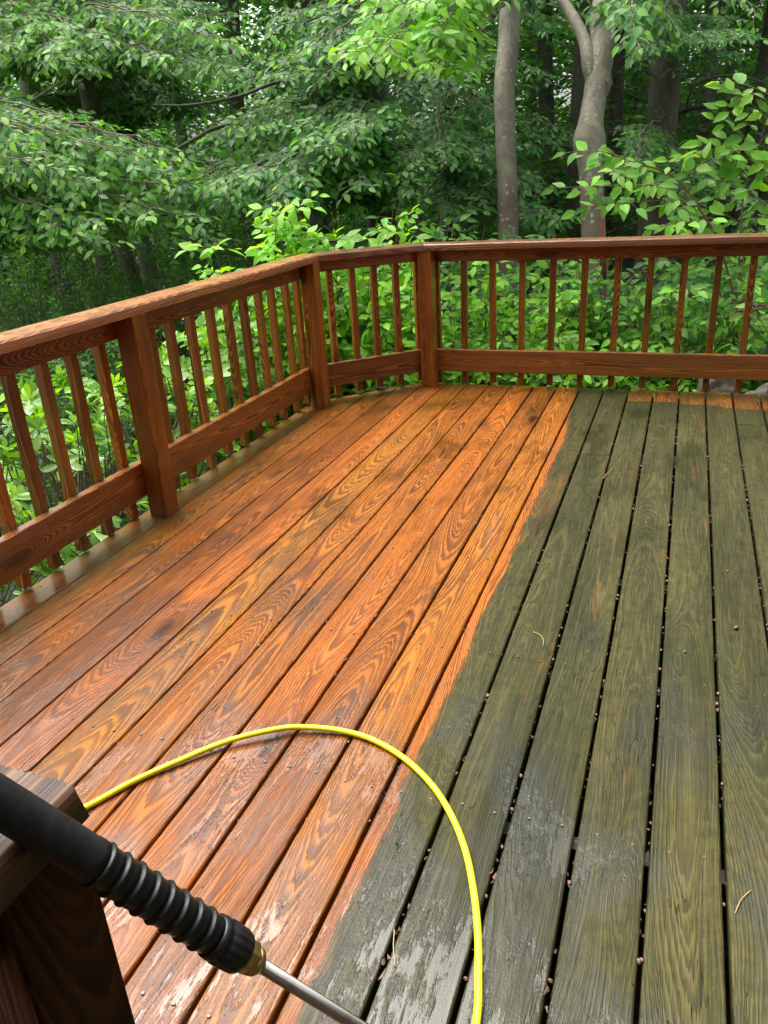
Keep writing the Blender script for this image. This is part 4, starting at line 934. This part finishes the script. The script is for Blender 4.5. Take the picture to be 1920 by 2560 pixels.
for (wl, px, D, rad, mt_) in where:
    b = at(px, 480, D); base = gpt(b[0], b[1], -.2)
    T = tree('woodland_tree', 'background trunk ' + wl, 'tree', base); ln = random.uniform(-.4, .4)
    pts = [base, base + [ln * .3, 0, 2.], base + [ln * .5 + random.uniform(-.1, .1), 0, 4.], base + [ln, 0, 7.], base + [ln * 1.4, 0, 11.]]
    trunk(T, pts, [rad * 1.2, rad, rad * .95, rad * .8, rad * .4], M[mt_], 12)
    LV, WD = Leaves(), Wood()
    for k in range(26):       # crown well above, plus a few low sprays
        zc = random.uniform(3.6, 10.5) if k > 5 else random.uniform(.5, 3.); a = random.uniform(0, 6.28); p0 = base + [ln * zc / 11 * 1.2, 0, zc]; L = random.uniform(1., 2.4)
        p1 = p0 + np.array([math.cos(a) * L, math.sin(a) * L, random.uniform(-.2, .5)]); P = bez(p0, (p0 + p1) / 2 + [0, 0, .2], p1, 6); WD.add(P, np.linspace(.03, .006, 6), 4)
        m = 90 if k > 5 else 60
        s = rng.uniform(.25, 1.05, m); cpos = P[np.clip((s * 5).astype(int), 0, 5)] + rng.normal(0, 1, (m, 3)) * np.array([.42, .42, .13])
        th = rng.uniform(0, 6.28, m); d = np.c_[np.cos(th), np.sin(th), rng.uniform(-.5, .1, m)]; nn_ = np.c_[rng.normal(0, .35, m), rng.normal(0, .35, m), np.ones(m)]
        cc = np.c_[np.clip(rng.normal(.5, .2, m), 0, 1), np.clip(rng.normal(.15, .2, m), 0, 1), rng.random(m)]
        LV.addn(cpos, d, nn_, rng.uniform(.10, .17, m), cc)
    WD.build('limbs', M['bark'], T); LV.build('crown', 'far', M['farleaf'], T)

# ---------------------------------------------------------------- far woodland: one mass of foliage, trunks and canopy
LV, WD = Leaves(), Wood()
for k in range(2300):
    az = math.radians(random.uniform(-54, 14)); D = random.uniform(12., 30.) if k % 3 else random.uniform(22, 34); x, y = D * math.sin(az), D * math.cos(az)
    gz = float(ter(x, y)); z = gz + random.choice((random.uniform(.2, 2.2), random.uniform(.2, 3.2), random.uniform(1., 7.), random.uniform(2., 9.), random.uniform(4, 11)))
    if D < 16 and az > math.radians(-22) and gz + 1.4 < z < 2.8 and random.random() < .7: continue
    m = int(55 + D); sp = .35 + D * .022
    cpos = np.array([x, y, z]) + rng.normal(0, 1, (m, 3)) * np.array([sp, sp, sp * .35]); th = rng.uniform(0, 6.28, m)
    d = np.c_[np.cos(th), np.sin(th), rng.uniform(-.6, .1, m)]; nn_ = np.c_[rng.normal(0, .4, m), rng.normal(0, .4, m), np.ones(m)]
    cc = np.c_[np.clip(rng.normal(.5, .22, m), 0, 1), np.clip(rng.normal(.25, .25, m), 0, 1), rng.random(m)]
    LV.addn(cpos, d, nn_, rng.uniform(.9, 1.3, m) * (.10 + D * .0048), cc)
for k in range(50):
    az = math.radians(random.uniform(-60, 20)); D = random.uniform(22, 34); x, y = D * math.sin(az), D * math.cos(az); b = gpt(x, y, -.2); r_ = random.uniform(.07, .2)
    WD.add(np.array([b, b + [random.uniform(-.3, .3), 0, 5], b + [random.uniform(-.6, .6), 0, 12]]), [r_, r_ * .85, r_ * .4], 7)
fw = LV.build('far_woodland', 'far', M['farleaf'], None); tag(fw, 'dense dark green woodland filling the distance', kind='stuff')
ft = WD.build('far_woodland_trunks', M['trunk_dark'], None); tag(ft, 'many slim trunks of the distant woodland', kind='stuff')
# high canopy above the wood behind the deck
LV = Leaves()
for k in range(520):
    az = math.radians(random.uniform(-75, 40)); D = random.uniform(12.5, 24); x, y = D * math.sin(az), D * math.cos(az); z = random.uniform(4.2, 11)
    if z > 3.2 + (D - 5) * .75: continue
    m = 60; cpos = np.array([x, y, z]) + rng.normal(0, 1, (m, 3)) * np.array([.8, .8, .3]); th = rng.uniform(0, 6.28, m)
    d = np.c_[np.cos(th), np.sin(th), rng.uniform(-.5, .1, m)]; nn_ = np.c_[rng.normal(0, .4, m), rng.normal(0, .4, m), np.ones(m)]
    cc = np.c_[np.clip(rng.normal(.5, .2, m), 0, 1), np.clip(rng.normal(.3, .2, m), 0, 1), rng.random(m)]
    LV.addn(cpos, d, nn_, rng.uniform(.16, .26, m), cc)
cn_ = LV.build('woodland_canopy', 'far', M['farleaf'], None); tag(cn_, 'high leaf canopy over the wood behind the deck', kind='stuff')

# ---------------------------------------------------------------- stones by the deck
g = G('mossy_stone'); ps = g.n('NewGeometry'); x, y, z = g.sep(g.n('NewGeometry', out='Normal'))
stc = g.ramp(g.noise(ps, 14, 5, .7), [(.3, (.05, .047, .036)), (.5, (.11, .10, .08)), (.72, (.2, .185, .15))])
M['stone'] = g.done(g.bsdf(Base_Color=g.mix(g.mt('MULTIPLY', g.mr(g.noise(ps, 7, 4, .7), .48, .58), .8), stc, (.05, .06, .02)), Roughness=.8, Normal=g.bump(g.noise(ps, 25, 6, .75), .9, .02)))
def rock(c, s, label, rot=.3):
    n1, n2 = 22, 28; V = []
    for i in range(n1):
        th = math.pi * i / (n1 - 1)
        for j in range(n2):
            ph = 2 * math.pi * j / n2; d = np.array([math.sin(th) * math.cos(ph), math.sin(th) * math.sin(ph), math.cos(th)])
            k = 1 + .13 * math.sin(3 * d[0] + 2 * d[1] + c[0] * 9) + .09 * math.sin(7 * d[1] + 4 * d[2] + 1) + .05 * math.sin(13 * d[0] - 9 * d[2]); d = np.sign(d) * np.abs(d) ** .8
            q = d * s * k; V.append((c[0] + q[0] * math.cos(rot) - q[1] * math.sin(rot), c[1] + q[0] * math.sin(rot) + q[1] * math.cos(rot), c[2] + q[2]))
    Q = np.array([(i * n2 + j, (i + 1) * n2 + j, (i + 1) * n2 + (j + 1) % n2, i * n2 + (j + 1) % n2) for i in range(n1 - 1) for j in range(n2)])
    tag(npmesh('boulder', V, [Q], M['stone'], None, None, True), label, 'boulder')
rock((.27, 5.30, -.13), np.array([.12, .10, .14]), 'pale grey stone showing under the lower rail near the right end')
rock((.80, 5.85, -.06), np.array([.26, .2, .22]), 'mossy grey boulder behind the railing at the right frame edge', .1)
rock((.62, 5.33, -.20), np.array([.20, .12, .16]), 'dark mossy stone under the lower rail at the right frame edge', .0)
print('faces', sum(len(o.data.polygons) for o in S.objects if o.type == 'MESH'))
